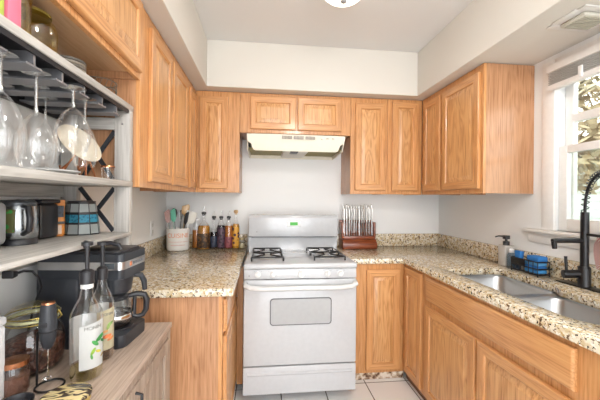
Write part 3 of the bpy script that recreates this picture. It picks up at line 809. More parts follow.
for k, nm in enumerate(('lowest', 'middle', 'upper')):
    sponge('%s blue sponge stacked inside right half of wire caddy' % nm, (cdx, cdy - 0.042, CT + 0.0165 + k * 0.0225), 0.062, 0.098, 0.021, flat(('3E8CCB', '2C72B8', '5AA0D4')[k], 0.8, name='sponge_blue_%s' % nm, bump=0.9))
br = thing('scrub_brush', 'blue handled scrub brush leaning in left end of wire caddy', 'brush', (cdx - 0.01, cdy + 0.07, CT + 0.017))
obj('handle', prism(B(), [(-0.02, 0.03), (0.02, 0.03), (0.026, 0.11), (-0.026, 0.11)], 'X', -0.012, 0.012, 0.004), BLUE, br)
obj('bristles', bx(B(), -0.02, 0.02, -0.022, 0.022, 0.0, 0.031), flat('2B3E55', 0.9, name='dark_bristles', bump=1), br)
tag(obj('scouring_pad', bx(B(), -0.022, 0.022, -0.018, 0.018, 0, 0.05, 0.006), flat('A8A8A4', 0.6, 0.5, 'steel_wool', bump=1.0), None, loc=(cdx, cdy + 0.028, CT + 0.0165)), 'grey steel wool pad in the middle of wire caddy', 'scouring pad')

# ------------------------------------------------------------------ knife stand right of the range
kx, ky = 0.845, 2.83
ks = thing('knife_stand', 'dark cherry wood stand holding steel knives on the worktop', 'knife stand', (kx, ky, CT))
obj('base', prism(B(), [(-0.075, 0.001), (0.075, 0.001), (0.075, 0.085), (-0.045, 0.085), (-0.075, 0.05)], 'X', -0.155, 0.155, 0.003), CHERRY, ks)
obj('back_board', bx(B(), -0.155, 0.155, 0.055, 0.075, 0.086, 0.25, 0.003), CHERRY, ks)
for s in (-1, 1): obj('side_board', bx(B(), s * 0.148 - 0.008, s * 0.148 + 0.008, -0.03, 0.054, 0.086, 0.235, 0.003), CHERRY, ks)
obj('slot_rail', bx(B(), -0.139, 0.139, -0.036, -0.018, 0.086, 0.112, 0.003), CHERRY, ks)
def knife(i):
    k = thing('table_knife', '', 'knife', (0, 0, 0), 0, 'steel knives in the wooden stand')
    obj('blade', prism(B(), [(-0.009, 0.0), (0.009, 0.0), (0.0105, 0.12), (-0.0095, 0.12)], 'Y', -0.0012, 0.0012), flat('CFCFCD', 0.25, 0.6, 'blade_steel'), k)
    bm = B(); prism(bm, [(-0.0085, 0.12), (0.0085, 0.12), (0.0095, 0.24), (0.004, 0.252), (-0.004, 0.252), (-0.0095, 0.24)], 'Y', -0.004, 0.004, 0.0015)
    obj('handle', bm, flat('E6E4E0', 0.2, 0.35, 'polished_handle'), k)
    return k
k0 = knife(0)
ORD = ['leftmost', 'second', 'third', 'fourth', 'fifth', 'sixth', 'seventh', 'eighth', 'ninth', 'tenth', 'eleventh', 'rightmost']
rk = random.Random(5)
for row in range(2):
    for i in range(12):
        lb = ('%s upright steel knife %sin %s row of wooden stand' % (ORD[i], '' if i in (0, 11) else 'from the left ', ('front', 'rear')[row]))
        p = (kx - 0.128 + i * 0.0233 + row * 0.004, ky - 0.005 + row * 0.038, CT + 0.104 + row * 0.03 + rk.uniform(0, 0.012))
        kk = k0 if (i == 0 and row == 0) else dup(k0, p, lb)
        kk.location = p; kk['label'] = lb
        kk.rotation_euler = (0, math.radians(rk.uniform(-5, 5)), math.radians(rk.uniform(58, 88)))

# ------------------------------------------------------------------ bottles and crock left of the range
LY = 2.865
cr_ = thing('utensil_crock', 'white ceramic utensil crock with orange lettering on the left worktop', 'crock', (-0.722, 2.83, CT))
obj('pot', lathe(B(), [(0.0005, 0.001), (0.084, 0.001), (0.089, 0.01), (0.091, 0.03), (0.091, 0.165), (0.093, 0.172), (0.093, 0.182), (0.089, 0.184), (0.085, 0.178), (0.084, 0.02), (0.0005, 0.018)], 36), flat('EDEAE6', 0.25, name='glazed_white', coat=0.4), cr_)
lettering('crock_lettering', 'CUISINE', 0.052, flat('E09A74', 0.5, name='orange_print'), cr_, (0.0915 * math.sin(0.25), -0.0915 * math.cos(0.25), 0.125), (R90, 0, 0.25), 0.0006, 0.0915)
for zz, hw in ((0.072, 0.85), (0.045, 0.6)):
    bm = B()
    for i in range(14):
        a = -hw + 2 * hw * i / 13 - R90 + 0.25
        bx(bm, 0.0918 * math.cos(a) - 0.0035, 0.0918 * math.cos(a) + 0.0035, 0.0918 * math.sin(a) - 0.001, 0.0918 * math.sin(a) + 0.001, zz, zz + 0.005)
    obj('fine_print', bm, flat('DDB0A4', 0.5, name='pale_red_print'), cr_, smooth=False)
def utensil(name, label, cat, dx, dy, tilt_x, tilt_y, hl, head, hm, mm, rz=0.0):
    u = thing(name, label, cat, (-0.722 + dx, 2.83 + dy, CT + 0.022)); u.rotation_euler = (tilt_x, tilt_y, rz)
    obj('handle', cyl(B(), (0, 0, 0), (0, 0, hl), 0.006, 0.005, 10), hm, u)
    obj('head', head(hl), mm, u)
def spoon_head(h): return lathe(B(), [(0.004, h - 0.004), (0.018, h + 0.015), (0.027, h + 0.045), (0.022, h + 0.075), (0.0005, h + 0.09)], 16, sy=0.3)
def spat_head(wd, ln):
    def f(h): return prism(B(), [(-0.006, h - 0.004), (0.006, h - 0.004), (wd * .5, h + 0.025), (wd * .5, h + ln), (wd * .3, h + ln + 0.012), (-wd * .5, h + ln - 0.01), (-wd * .5, h + 0.02)], 'Y', -0.003, 0.003, 0.0015)
    return f
def slot_head(h):
    bm = B(); prism(bm, [(-0.006, h - 0.004), (0.006, h - 0.004), (0.045, h + 0.025), (0.045, h + 0.11), (-0.045, h + 0.11), (-0.045, h + 0.025)], 'Y', -0.002, 0.002)
    return bm
def whisk_head(h):
    bm = B()
    for k in range(6):
        a = PI * k / 6; pts = []
        for q in range(13):
            t = q / 12 * PI; r = 0.028 * math.sin(t) ** 0.8 if 0 < q < 12 else 0.0
            pts.append((math.cos(a) * 0.028 * math.sin(2 * t / 2) * math.cos(t), math.sin(a) * 0.028 * math.cos(t) * math.sin(t), h + 0.09 * math.sin(t)))
        tube(bm, pts, 0.0012, 5)
    return bm
BEECH = wood('beech_wood', 'D9BA8C', 'C8A270', 'A8824F')
GREYM = flat('A9ACAE', 0.25, 0.9, 'utensil_steel')
utensil('kitchen_spatula', 'teal silicone spatula standing in the utensil crock', 'spatula', -0.012, -0.03, 0.10, -0.05, 0.22, spat_head(0.042, 0.10), flat('CFE0DA', 0.4, name='pale_teal'), flat('6FC0A8', 0.5, name='teal_silicone'))
utensil('wooden_spatula', 'light wooden spatula, tallest in the utensil crock', 'spatula', 0.03, 0.0, 0.02, 0.09, 0.27, spat_head(0.062, 0.085), BEECH, BEECH, 0.3)
utensil('black_spoon', 'black spoon leaning right in the utensil crock', 'spoon', 0.026, -0.028, 0.05, 0.2, 0.20, spat_head(0.03, 0.10), BLACK, BLACK)
o = utensil('slotted_turner', 'white slotted turner leaning far right in the utensil crock', 'turner', 0.03, -0.01, 0.03, 0.29, 0.205, slot_head, WHITEP, flat('E6E2DA', 0.4, name='ivory_nylon'))
utensil('red_spatula', 'red patterned spatula at left side of the utensil crock', 'spatula', -0.045, -0.02, 0.05, -0.12, 0.21, spat_head(0.045, 0.10), GREYM, stripe_mat())
utensil('serving_spoon', 'steel serving spoon at far left of the utensil crock', 'spoon', -0.044, 0.015, 0.0, -0.17, 0.22, spoon_head, GREYM, GREYM)
utensil('wire_whisk', 'steel wire whisk between teal spatula and black spoon', 'whisk', 0.008, 0.035, 0.0, 0.02, 0.22, whisk_head, GREYM, GREYM)
utensil('black_ladle', 'black nylon ladle behind the red spatula in the crock', 'ladle', -0.03, 0.045, -0.03, -0.06, 0.24, spoon_head, BLACK, BLACK)

SPOUT_B = flat('2A2A2C', 0.4, name='spout_black')
def pour_bottle(name, label, loc, r, hb, hn, rn, g, liq, fill, lab=None, top='spout', labz=(0.2, 0.6)):
    """round bottle: body to hb, neck to hn"""
    t = thing(name, label, 'bottle', loc, 0, 'bottles beside the stove')
    obj('glass', lathe(B(), [(0.0005, 0.001), (r * .92, 0.001), (r, 0.008), (r, hb), (r * .86, hb + 0.018), (rn * 1.3, hb + 0.045), (rn, hb + 0.06), (rn, hn)], 28), g, t)
    if liq:
        k = [(0.0005, 0.006), (r * .93, 0.006), (r * .96, 0.012), (r * .96, min(fill, hb))]
        if fill > hb: k += [(r * .8, min(fill, hb + 0.02))]
        k += [(0.0005, min(fill, hb + 0.02) + 0.0005)]
        obj('contents', lathe(B(), k, 28), liq, t)
    if lab:
        obj('label', lathe(B(), [(r + 0.0006, hb * labz[0]), (r + 0.0009, hb * labz[0] + 0.001), (r + 0.0009, hb * labz[1]), (r + 0.0006, hb * labz[1] + 0.001)], 28), lab, t)
    if top == 'spout':
        s = obj('pour_spout', lathe(B(), [(rn * .9, hn - 0.012), (rn * .95, hn), (rn * 1.35, hn + 0.003), (rn * 1.35, hn + 0.018), (rn * .5, hn + 0.022), (0.0005, hn + 0.023)], 18), SPOUT_B, t)
        obj('spout_tube', tube(B(), [(0, 0, hn + 0.02), (0, 0, hn + 0.045), (0.008, 0, hn + 0.068)], [0.0045, 0.004, 0.003], 10), CHROME, s)
    elif top == 'cork':
        obj('stopper', lathe(B(), [(rn * .9, hn - 0.012), (rn * .95, hn), (rn * 1.5, hn + 0.002), (rn * 1.6, hn + 0.02), (rn * 1.2, hn + 0.026), (0.0005, hn + 0.027)], 18), BEECH, t)
    elif top == 'lid':
        obj('lid', lathe(B(), [(rn * 1.1, hn - 0.012), (rn * 1.1, hn + 0.004), (0.0005, hn + 0.005)], 20), WHITEP, t)
    return t
def label_mat(name, c1, c2, s=45):
    m, nt, N, L, b = newmat(name)
    tc = N.new('ShaderNodeTexCoord'); n = N.new('ShaderNodeTexVoronoi'); n.inputs['Scale'].default_value = s
    L.new(tc.outputs['Object'], n.inputs['Vector']); r = N.new('ShaderNodeValToRGB'); r.color_ramp.interpolation = 'CONSTANT'
    r.color_ramp.elements[0].color = lin(c1); r.color_ramp.elements[1].position = 0.42; r.color_ramp.elements[1].color = lin(c2)
    L.new(n.outputs['Distance'], r.inputs['Fac']); L.new(r.outputs['Color'], b.inputs['Base Color']); b.inputs['Roughness'].default_value = 0.5
    return m
AMB, DARKL, MAR, ORG = liquid('amber_liquor', 'C98A2E'), liquid('dark_liquor', '2C2328'), liquid('maroon_syrup', '5A2B33'), liquid('orange_syrup', 'CC7A2C')
pour_bottle('oil_bottle', 'squat amber filled bottle with white cap beside the crock', (-0.585, LY + 0.04, CT), 0.036, 0.185, 0.255, 0.026, GLASS, ORG, 0.16, None, 'lid')
pour_bottle('whiskey_bottle', 'wide amber bottle with dark label and black pour spout', (-0.512, LY - 0.022, CT), 0.051, 0.19, 0.30, 0.0145, GLASS, AMB, 0.205, label_mat('dark_label', '6B4A28', '3A2A1E'), 'spout', (0.08, 0.72))
pour_bottle('syrup_bottle', 'clear shouldered bottle half full of dark syrup with pour spout', (-0.434, LY + 0.025, CT), 0.031, 0.15, 0.262, 0.013, GLASS, DARKL, 0.145, label_mat('navy_label', '23283A', '3C4254'), 'spout', (0.1, 0.7))
pour_bottle('syrup_bottle', 'dark purple bottle with speckled label and pour spout', (-0.369, LY + 0.005, CT), 0.034, 0.195, 0.262, 0.013, GLASS, DARKL, 0.205, label_mat('plum_label', '2A1F28', '5C4655'), 'spout', (0.06, 0.95))
pour_bottle('syrup_bottle', 'orange syrup bottle with maroon label and pour spout', (-0.304, LY + 0.005, CT), 0.034, 0.19, 0.262, 0.013, GLASS, ORG, 0.20, label_mat('maroon_label', '6B2F3A', '8A4A50'), 'spout', (0.05, 0.55))
pour_bottle('liqueur_bottle', 'slim yellow and purple bottle with cork stopper nearest the stove', (-0.243, LY + 0.005, CT), 0.030, 0.20, 0.31, 0.012, GLASS, liquid('yellow_liqueur', 'D9982E'), 0.215, label_mat('yellow_purple_label', '4A2238', 'D9A03C', 30), 'cork', (0.12, 0.95))
j = thing('spice_jar', 'small pale glass jar between the bottles and the stove', 'jar', (-0.190, LY + 0.02, CT))
obj('glass', lathe(B(), [(0.0005, 0.001), (0.026, 0.001), (0.028, 0.006), (0.028, 0.07), (0.024, 0.078)], 24), GLASS, j)
obj('contents', lathe(B(), [(0.0005, 0.004), (0.025, 0.004), (0.025, 0.045), (0.0005, 0.046)], 24), flat('C9BC9A', 0.8, name='pale_spice'), j)
obj('lid', lathe(B(), [(0.027, 0.074), (0.027, 0.092), (0.0005, 0.093)], 24, cap0=True), flat('B9A884', 0.4, 0.4, 'brass_lid'), j)

# ------------------------------------------------------------------ grey sideboard and the rack standing on it
SBZ = 0.74
SY0_, SY1_ = 0.40, 1.48
sbd = thing('sideboard', 'weathered grey brown wooden sideboard in front of the left worktop', 'sideboard', (XL + 0.004, SY0_, FZ))
D = 0.452; Ln = SY1_ - SY0_; Ht = SBZ - FZ
obj('top', bx(B(), 0, D + 0.004, -0.004, Ln + 0.002, Ht - 0.022, Ht, 0.003), GREYT, sbd)
bm = B(); bx(bm, 0, D - 0.02, 0.0, 0.018, 0.06, Ht - 0.022); bx(bm, 0, D - 0.02, Ln - 0.018, Ln, 0.06, Ht - 0.022); bx(bm, 0, 0.01, 0.018, Ln - 0.018, 0.06, Ht - 0.022); bx(bm, 0.01, D - 0.02, 0.018, Ln - 0.018, 0.06, 0.08)
obj('carcass', bm, GREYV, sbd, smooth=False)
bm = B()
for a, b in ((0, 0.035), (Ln / 2 - 0.018, Ln / 2 + 0.018), (Ln - 0.035, Ln)): bx(bm, D - 0.02, D - 0.002, a, b, 0.06, Ht - 0.022, 0.002)
bx(bm, D - 0.02, D - 0.002, 0.035, Ln - 0.035, 0.06, 0.09, 0.002); bx(bm, D - 0.02, D - 0.002, 0.035, Ln - 0.035, Ht - 0.052, Ht - 0.022, 0.002)
obj('front_frame', bm, GREYV, sbd)
for (a, b, hy_) in ((0.038, Ln / 2 - 0.021, Ln / 2 - 0.139), (Ln / 2 + 0.021, Ln - 0.038, Ln / 2 + 0.139)):
    bm = B(); z0_, z1_ = 0.094, Ht - 0.056
    bx(bm, D - 0.016, D + 0.002, a, a + 0.05, z0_, z1_, 0.002); bx(bm, D - 0.016, D + 0.002, b - 0.05, b, z0_, z1_, 0.002)
    bx(bm, D - 0.016, D + 0.002, a + 0.05, b - 0.05, z0_, z0_ + 0.05, 0.002); bx(bm, D - 0.016, D + 0.002, a + 0.05, b - 0.05, z1_ - 0.05, z1_, 0.002)
    dd = obj('door', bm, GREYV, sbd)
    bm = B(); n = 5; s = (b - a - 0.1) / n
    for k in range(n): bx(bm, D - 0.014, D - 0.006, a + 0.05 + k * s, a + 0.05 + (k + 1) * s - 0.002, z0_ + 0.05, z1_ - 0.05, 0.001)
    obj('plank_panel', bm, GREYV, dd)
    bm = B(); tube(bm, [(D + 0.002, hy_, Ht - 0.075), (D + 0.022, hy_, Ht - 0.08), (D + 0.022, hy_, Ht - 0.15), (D + 0.002, hy_, Ht - 0.155)], 0.005, 8)
    obj('handle', bm, BLACKM, dd)
for xx in (0.03, D - 0.04):
    for yy in (0.03, Ln - 0.03): obj('foot', bx(B(), xx - 0.02, xx + 0.02, yy - 0.02, yy + 0.02, 0.001, 0.06, 0.002), GREYV, sbd)

RF, RB_ = -0.570, -0.846
RY0, RY1 = 0.42, 1.48
rk_ = thing('bakers_rack', 'grey washed shelf rack with stemware rails standing on the sideboard', 'shelf rack', (0, 0, SBZ))
zs = lambda a: a - SBZ
T0, T1, M0, M1, L0, L1 = 1.662, 1.686, 1.334, 1.358, 1.124, 1.140
for (a, b) in ((T0, T1), (M0, M1), (L0, L1)):
    obj('shelf', bx(B(), RB_ + 0.001, RF, RY0 - 0.005, RY1 - (0 if a != T0 else -0.002), zs(a), zs(b), 0.003), GREYW, rk_)
PW, PT = 0.064, 0.034
for ya in (RY0, RY1 - PT):
    for xa in (RF - PW, RB_):
        bm = B()
        for (p, q) in ((SBZ + 0.001, L0), (L1, M0), (M1, T0)): bx(bm, xa + 0.001, xa + PW - 0.001, ya, ya + PT, zs(p) + 0.0, zs(q), 0.002)
        obj('post', bm, GREYP, rk_)
    xa, xb = RB_ + PW, RF - PW
    obj('end_rail', bx(B(), xa, xb, ya + 0.006, ya + PT - 0.006, zs(1.578), zs(1.628), 0.002), GREYX, rk_)
    for (p, q) in ((M1, 1.578), (L1, M0)):
        bm = B(); ym = ya + PT / 2
        for (u0, v0, u1, v1) in ((xa, p, xb, q), (xa, q, xb, p)):
            d = Vector((u1 - u0, 0, v1 - v0)).normalized(); nrm = Vector((-d.z, 0, d.x)) * 0.017
            pts = [Vector((u0, 0, v0)) + nrm, Vector((u1, 0, v1)) + nrm, Vector((u1, 0, v1)) - nrm, Vector((u0, 0, v0)) - nrm]
            off = 0.003 if (v1 > v0) else -0.003
            prism(bm, [(min(max(w_.x, xa), xb), min(max(zs(w_.z), zs(p)), zs(q))) for w_ in pts], 'Y', ym - 0.003 + off, ym + 0.003 + off)
        obj('cross_brace', bm, CHAR, rk_, smooth=False, label='black metal X brace')
    obj('screw', lathe(B(), [(0.004, 0), (0.003, 0.002), (0.0005, 0.0022)], 12, axis='Y', c=(RF - PW / 2, ya, zs(1.60))), CHROME, rk_)
for (a, b) in ((L0 - 0.085, L0), (M0 - 0.045, M0)):
    obj('back_rail', bx(B(), RB_ + 0.001, RB_ + 0.016, RY0 + PT, RY1 - PT, zs(a), zs(b), 0.002), GREYW, rk_)
# stemware rails: run from the front edge to the wall, one pair of lips per channel
DK = flat('2C2C30', 0.45, 0.5, 'rail_black')
CH = [0.60, 0.715, 0.83, 0.945, 1.06, 1.175, 1.29]
SLOT = 0.0
rails = [0.5425] + [c_ + 0.0575 for c_ in CH]
for yy in rails:
    bm = B(); bx(bm, RB_ + 0.01, RF - 0.012, yy - 0.004, yy + 0.004, zs(1.622), zs(T0)); bx(bm, RB_ + 0.01, RF - 0.012, yy - 0.029, yy + 0.029, zs(1.617), zs(1.622))
    obj('stemware_rail', bm, flat('8C8C90', 0.4, 0.6, 'rail_grey'), rk_, smooth=False)
bm = B(); bx(bm, RF - 0.012, RF - 0.006, RY0 + 0.06, RY1 - PT, zs(1.648), zs(T0))
obj('front_strip', bm, DK, rk_, smooth=False)
obj('rail_backing', bx(B(), RB_ + 0.005, RB_ + 0.01, RY0 + 0.06, RY1 - PT, zs(1.605), zs(T0)), DK, rk_, smooth=False)
obj('shelf_liner', bx(B(), RB_ + 0.012, RF - 0.014, RY0 + 0.06, RY1 - PT, zs(1.6575), zs(1.6615)), DK, rk_, smooth=False)

def wine_glass(label, x, y, stem, bh, br_):
    t = thing('wine_glass', label, 'wine glass', (x, y, 1.6225), 0, 'wine glasses hanging under the top shelf')
    ft = 0.034
    obj('foot', lathe(B(), [(0.0005, 0.004), (ft * .6, 0.0025), (ft, 0.001), (ft, 0.0), (ft * .3, -0.002), (0.004, -0.008)], 28), GLASST, t)
    obj('stem', lathe(B(), [(0.0045, -0.008), (0.0038, -0.02), (0.0038, -stem + 0.02), (0.006, -stem + 0.004), (0.008, -stem)], 16), GLASST, t)
    k = []
    for i in range(15):
        u = i / 14
        k.append((max(0.004, br_ * math.sin(PI * (0.02 + 0.76 * u)) ** 0.62), -stem - bh * u))
    inner = [(r - 0.0014, z_) for r, z_ in k[::-1] if r > 0.006]
    obj('bowl', lathe(B(), k, 40), GLASS, t)
    return t
XF, XM, XK = -0.612, -0.70, -0.775
for lb, x, y, s, bh, br_ in [
    ('wine glass hanging nearest the camera at the left picture edge', -0.618, 0.83, 0.088, 0.165, 0.05),
    ('large wine glass with tall stem hanging second from the left edge', -0.615, 0.945, 0.108, 0.145, 0.046),
    ('wine glass hanging behind the one nearest the camera', -0.725, 0.945, 0.095, 0.14, 0.044),
    ('round wine glass hanging in front of the oval plate', -0.585, 1.06, 0.06, 0.135, 0.048),
    ('wine glass hanging in the middle of its row near the kettle', -0.69, 1.06, 0.09, 0.13, 0.044),
    ('wine glass hanging against the wall, last of its row', -0.79, 1.06, 0.09, 0.13, 0.042),
    ('small wine glass hanging nearest the rack end post', -0.610, 1.175, 0.085, 0.145, 0.038),
    ('wine glass hanging behind the small one by the end post', -0.735, 1.175, 0.09, 0.13, 0.040)]:
    wine_glass(lb, x, y, s, bh, br_)

# ------------------------------------------------------------------ things on the middle shelf
tag(obj('serving_platter', lathe(B(), [(0.0005, 0.001), (0.07, 0.001), (0.10, 0.010), (0.102, 0.013), (0.07, 0.005), (0.0005, 0.004)], 40, sy=1.0), flat('EDEDEC', 0.2, name='white_china', coat=0.4), None, loc=(-0.685, 1.08, M1)),
    'thin white platter lying on the middle rack shelf', 'platter')
pl = thing('plate_easel', 'copper wire easel on the middle rack shelf', 'easel', (-0.68, 1.30, M1))
bm = B(); cw = 0.0035
for s in (-1, 1):
    tube(bm, [(s * 0.045 - 0.02, -0.03, 0.004), (s * 0.03 - 0.02, 0.0, 0.06), (s * 0.012 - 0.02, 0.035, 0.115)], cw, 8)
    tube(bm, [(s * 0.012 - 0.02, 0.035, 0.115), (s * 0.03 - 0.02, 0.07, 0.004)], cw, 8)
    tube(bm, [(s * 0.03 - 0.02, 0.0, 0.06), (s * 0.03 - 0.02, -0.05, 0.03), (s * 0.03 - 0.02, -0.055, 0.045)], cw, 8)
tube(bm, [(-0.065, -0.03, 0.004), (0.025, -0.03, 0.004)], cw, 8)
obj('wire_frame', bm, COPPER, pl)
op = lathe(B(), [(0.0005, 0.0), (0.06, 0.0), (0.085, 0.010), (0.088, 0.012), (0.06, 0.004), (0.0005, 0.004)], 40, sy=0.48)
tag(obj('oval_plate', op, flat('E3D4BC', 0.3, name='cream_china', coat=0.3), None, loc=(-0.655, 1.235, M1 + 0.12), rot=(math.radians(70), math.radians(42), 0)), 'cream oval plate leaning on the copper easel', 'plate')
ch = thing('copper_cup', 'small copper rimmed clear cup beside the end post', 'cup', (-0.610, 1.34, M1))
obj('glass', lathe(B(), [(0.0005, 0.001), (0.02, 0.001), (0.024, 0.05)], 20), GLASS, ch)
obj('rim', lathe(B(), [(0.0245, 0.048), (0.0255, 0.05), (0.0245, 0.054), (0.0235, 0.05)], 20), COPPER, ch)

# ------------------------------------------------------------------ things on the top shelf
tag(obj('pink_box', bx(B(), -0.045, 0.045, -0.02, 0.02, 0.001, 0.16, 0.002), flat('E8748C', 0.5, name='pink_card'), None, loc=(-0.62, 0.812, T1)), 'pink box on the top rack shelf', 'box')
tag(obj('green_box', bx(B(), -0.045, 0.045, -0.03, 0.03, 0.001, 0.17, 0.002), flat('B9C95A', 0.5, name='lime_card'), None, loc=(-0.62, 0.752, T1)), 'lime green box at the far left of top shelf', 'box')
aj = thing('amber_jar', 'large amber glass jar on the top rack shelf', 'jar', (-0.655, 0.985, T1))
obj('glass', lathe(B(), [(0.0005, 0.001), (0.055, 0.001), (0.060, 0.012), (0.060, 0.075), (0.054, 0.095), (0.044, 0.105), (0.044, 0.115)], 32), AMBERG, aj)
obj('lid', lathe(B(), [(0.046, 0.113), (0.046, 0.119), (0.043, 0.122), (0.0005, 0.1225)], 32, cap0=True), flat('8A7A38', 0.25, name='olive_lid', coat=0.4), aj)
cj = thing('clear_jar', 'clear glass tumbler beside the amber jar', 'tumbler', (-0.625, 0.89, T1))
obj('glass', lathe(B(), [(0.0005, 0.001), (0.026, 0.001), (0.03, 0.11), (0.0285, 0.11), (0.025, 0.006), (0.0005, 0.005)], 24), AMBERG, cj)
for k in range(5):
    tag(obj('coaster', lathe(B(), [(0.0005, 0.0), (0.048, 0.0), (0.05, 0.002), (0.05, 0.008), (0.0005, 0.0085)], 28), flat(('6B6358', '857A6A', '5C564E', '7D7466', '4F4A44')[k], 0.5, name='coaster_brown_%d' % k), None, loc=(-0.64, 1.13, T1 + 0.001 + k * 0.0095)),
        '%s round grey brown coaster in the stack on the top shelf' % ('bottom', 'second lowest', 'middle', 'second highest', 'topmost')[k], 'coaster', 'coasters on the top shelf')
wb = thing('wire_basket', 'small metal wire basket on the top shelf end', 'basket', (-0.655, 1.36, T1))
bm = B()
for zz in (0.003, 0.03, 0.06): tube(bm, [(0.062 * math.cos(2 * PI * i / 24), 0.062 * math.sin(2 * PI * i / 24), zz) for i in range(24)], 0.002, 6, closed=True)
for i in range(20):
    a = 2 * PI * i / 20; tube(bm, [(0.062 * math.cos(a), 0.062 * math.sin(a), 0.003), (0.062 * math.cos(a + 0.3), 0.062 * math.sin(a + 0.3), 0.06)], 0.0014, 5)
for i in range(5): tube(bm, [(-0.06 * math.cos(i * .4 - .8), 0.06 * math.sin(i * .4 - .8), 0.003), (0.06 * math.cos(i * .4 - .8), 0.06 * math.sin(i * .4 - .8), 0.003)], 0.0014, 5)
obj('wire_body', bm, flat('8E857A', 0.35, 0.8, 'antique_wire'), wb)

# ------------------------------------------------------------------ things on the lower shelf
fr = thing('electric_jug', 'brushed steel electric jug with black handle on lower shelf', 'jug', (-0.765, 1.10, L1))
JS = steel_mat('jug_steel', 'A9ADB0', 0.22)
obj('base', lathe(B(), [(0.05, 0.001), (0.05, 0.014), (0.046, 0.02), (0.0005, 0.02)], 32, cap0=True), BLACK, fr)
obj('body', lathe(B(), [(0.048, 0.02), (0.052, 0.035), (0.05, 0.08), (0.046, 0.115), (0.044, 0.125), (0.0005, 0.126)], 36), JS, fr)
obj('lid', lathe(B(), [(0.0465, 0.12), (0.047, 0.130), (0.04, 0.138), (0.0005, 0.14)], 32, cap0=True), flat('55585C', 0.35, 0.5, 'grey_lid'), fr)
obj('handle', tube(B(), [(0.035, -0.028, 0.118), (0.062, -0.048, 0.115), (0.072, -0.055, 0.085), (0.066, -0.05, 0.05), (0.037, -0.032, 0.036)], [0.008, 0.009, 0.009, 0.009, 0.008], 12), BLACK, fr)
obj('window_sticker', bx(B(), -0.02, 0.02, -0.0525, -0.049, 0.04, 0.11, 0.0005), label_mat('green_leaf_sticker', '3FA04A', '6A6A40', 60), fr, label='green leafy sticker', rot=(0, 0, 0.1))
kt = thing('coffee_grinder', 'black coffee grinder with silver front between jug and snack bag', 'grinder', (-0.800, 1.245, L1))
obj('body', bx(B(), -0.042, 0.042, -0.05, 0.05, 0.001, 0.125, 0.012, 3), BLACK, kt)
obj('lid', bx(B(), -0.044, 0.046, -0.052, 0.052, 0.1255, 0.14, 0.006), BLACK, kt)
obj('silver_trim', bx(B(), 0.028, 0.0415, -0.0525, -0.0495, 0.008, 0.12, 0.001), JS, kt, label='silver side strip')
bm = B(); tube(bm, [(-0.01 + 0.018 * math.cos(a), -0.054, 0.085 + 0.035 * math.sin(a)) for a in [2 * PI * i / 24 for i in range(24)]], 0.006, 10, closed=True)
obj('handle_loop', bm, JS, kt)
obj('dial', lathe(B(), [(0.022, 0.0), (0.02, 0.008), (0.0005, 0.009)], 24, axis='Y', c=(-0.01, -0.05, 0.03)), JS, kt)
bgb = thing('snack_bag', 'small orange and black bag on the lower shelf', 'bag', (-0.777, 1.310, L1), 0.45)
bgb.scale = (0.78, 0.78, 0.86)
bm = B(); rings = []
for zz, wx, wy in ((0.001, 0.026, 0.018), (0.01, 0.032, 0.024), (0.08, 0.032, 0.024), (0.115, 0.03, 0.014), (0.135, 0.032, 0.003), (0.16, 0.033, 0.002)):
    rings.append([bm.verts.new((x, y, zz)) for x, y in rrect(-wx, wx, -wy, wy, min(wx, wy) * .6, 4)])
for a, b in zip(rings, rings[1:]):
    for i in range(len(a)): bm.faces.new((a[i], a[(i + 1) % len(a)], b[(i + 1) % len(a)], b[i]))
bm.faces.new(rings[0][::-1]); bm.faces.new(rings[-1])
obj('pouch', bm, flat('D98A3E', 0.45, name='orange_foil'), bgb)
obj('front_panel', bx(B(), -0.02, 0.022, -0.0265, -0.0235, 0.012, 0.05, 0.001), flat('E4C9B4', 0.5, name='pale_peach'), bgb)
obj('dark_patch', bx(B(), -0.028, 0.03, -0.0255, -0.0215, 0.085, 0.135, 0.001), label_mat('black_orange_print', '25262B', '343A48', 60), bgb)
obj('label_band', bx(B(), -0.032, 0.034, -0.026, -0.0235, 0.055, 0.066, 0.001), BLACK, bgb)

cn = thing('tiered_canister', 'tapered black canister with grey and blue paneled bands on lower shelf', 'canister', (-0.728, 1.385, L1))
def taper(r0, z0, r1, z1, n=10): return lathe(B(), [(r0, z0), (r1, z1)], n, cap0=True, cap1=True)
obj('body', taper(0.065, 0.001, 0.048, 0.128), BLACK, cn, smooth=False)
def facets(z0, z1, m, name):
    bm = B(); n = 10
    for i in range(n):
        a0, a1 = 2 * PI * (i + 0.05) / n, 2 * PI * (i + 0.95) / n
        ra, rb = 0.065 - 0.017 * z0 / 0.128 + 0.0012, 0.065 - 0.017 * z1 / 0.128 + 0.0012
        vs = [bm.verts.new((ra * math.cos(a0), ra * math.sin(a0), z0)), bm.verts.new((ra * math.cos(a1), ra * math.sin(a1), z0)), bm.verts.new((rb * math.cos(a1), rb * math.sin(a1), z1)), bm.verts.new((rb * math.cos(a0), rb * math.sin(a0), z1))]
        bm.faces.new(vs)
    bmesh.ops.solidify(bm, geom=list(bm.faces), thickness=0.002)
    obj(name, bm, m, cn, smooth=False)
PG = flat('C6CCCA', 0.35, name='pearl_grey')
facets(0.006, 0.042, PG, 'panel_band'); facets(0.050, 0.080, label_mat('blue_speckle', '2C84A8', '4FB3D0', 110), 'panel_band'); facets(0.090, 0.122, PG, 'panel_band')
obj('lid', lathe(B(), [(0.048, 0.1285), (0.049, 0.133), (0.0005, 0.136)], 20, cap0=True), BLACK, cn)
tt = thing('toaster', 'pale grey toaster at the left edge of the lower shelf', 'toaster', (-0.785, 0.945, L1))
obj('body', bx(B(), -0.06, 0.05, -0.10, 0.08, 0.008, 0.135, 0.02, 4), flat('B4B4B6', 0.35, 0.3, 'satin_grey'), tt)
obj('slot', bx(B(), -0.035, 0.025, -0.07, 0.05, 0.1345, 0.137), BLACK, tt)
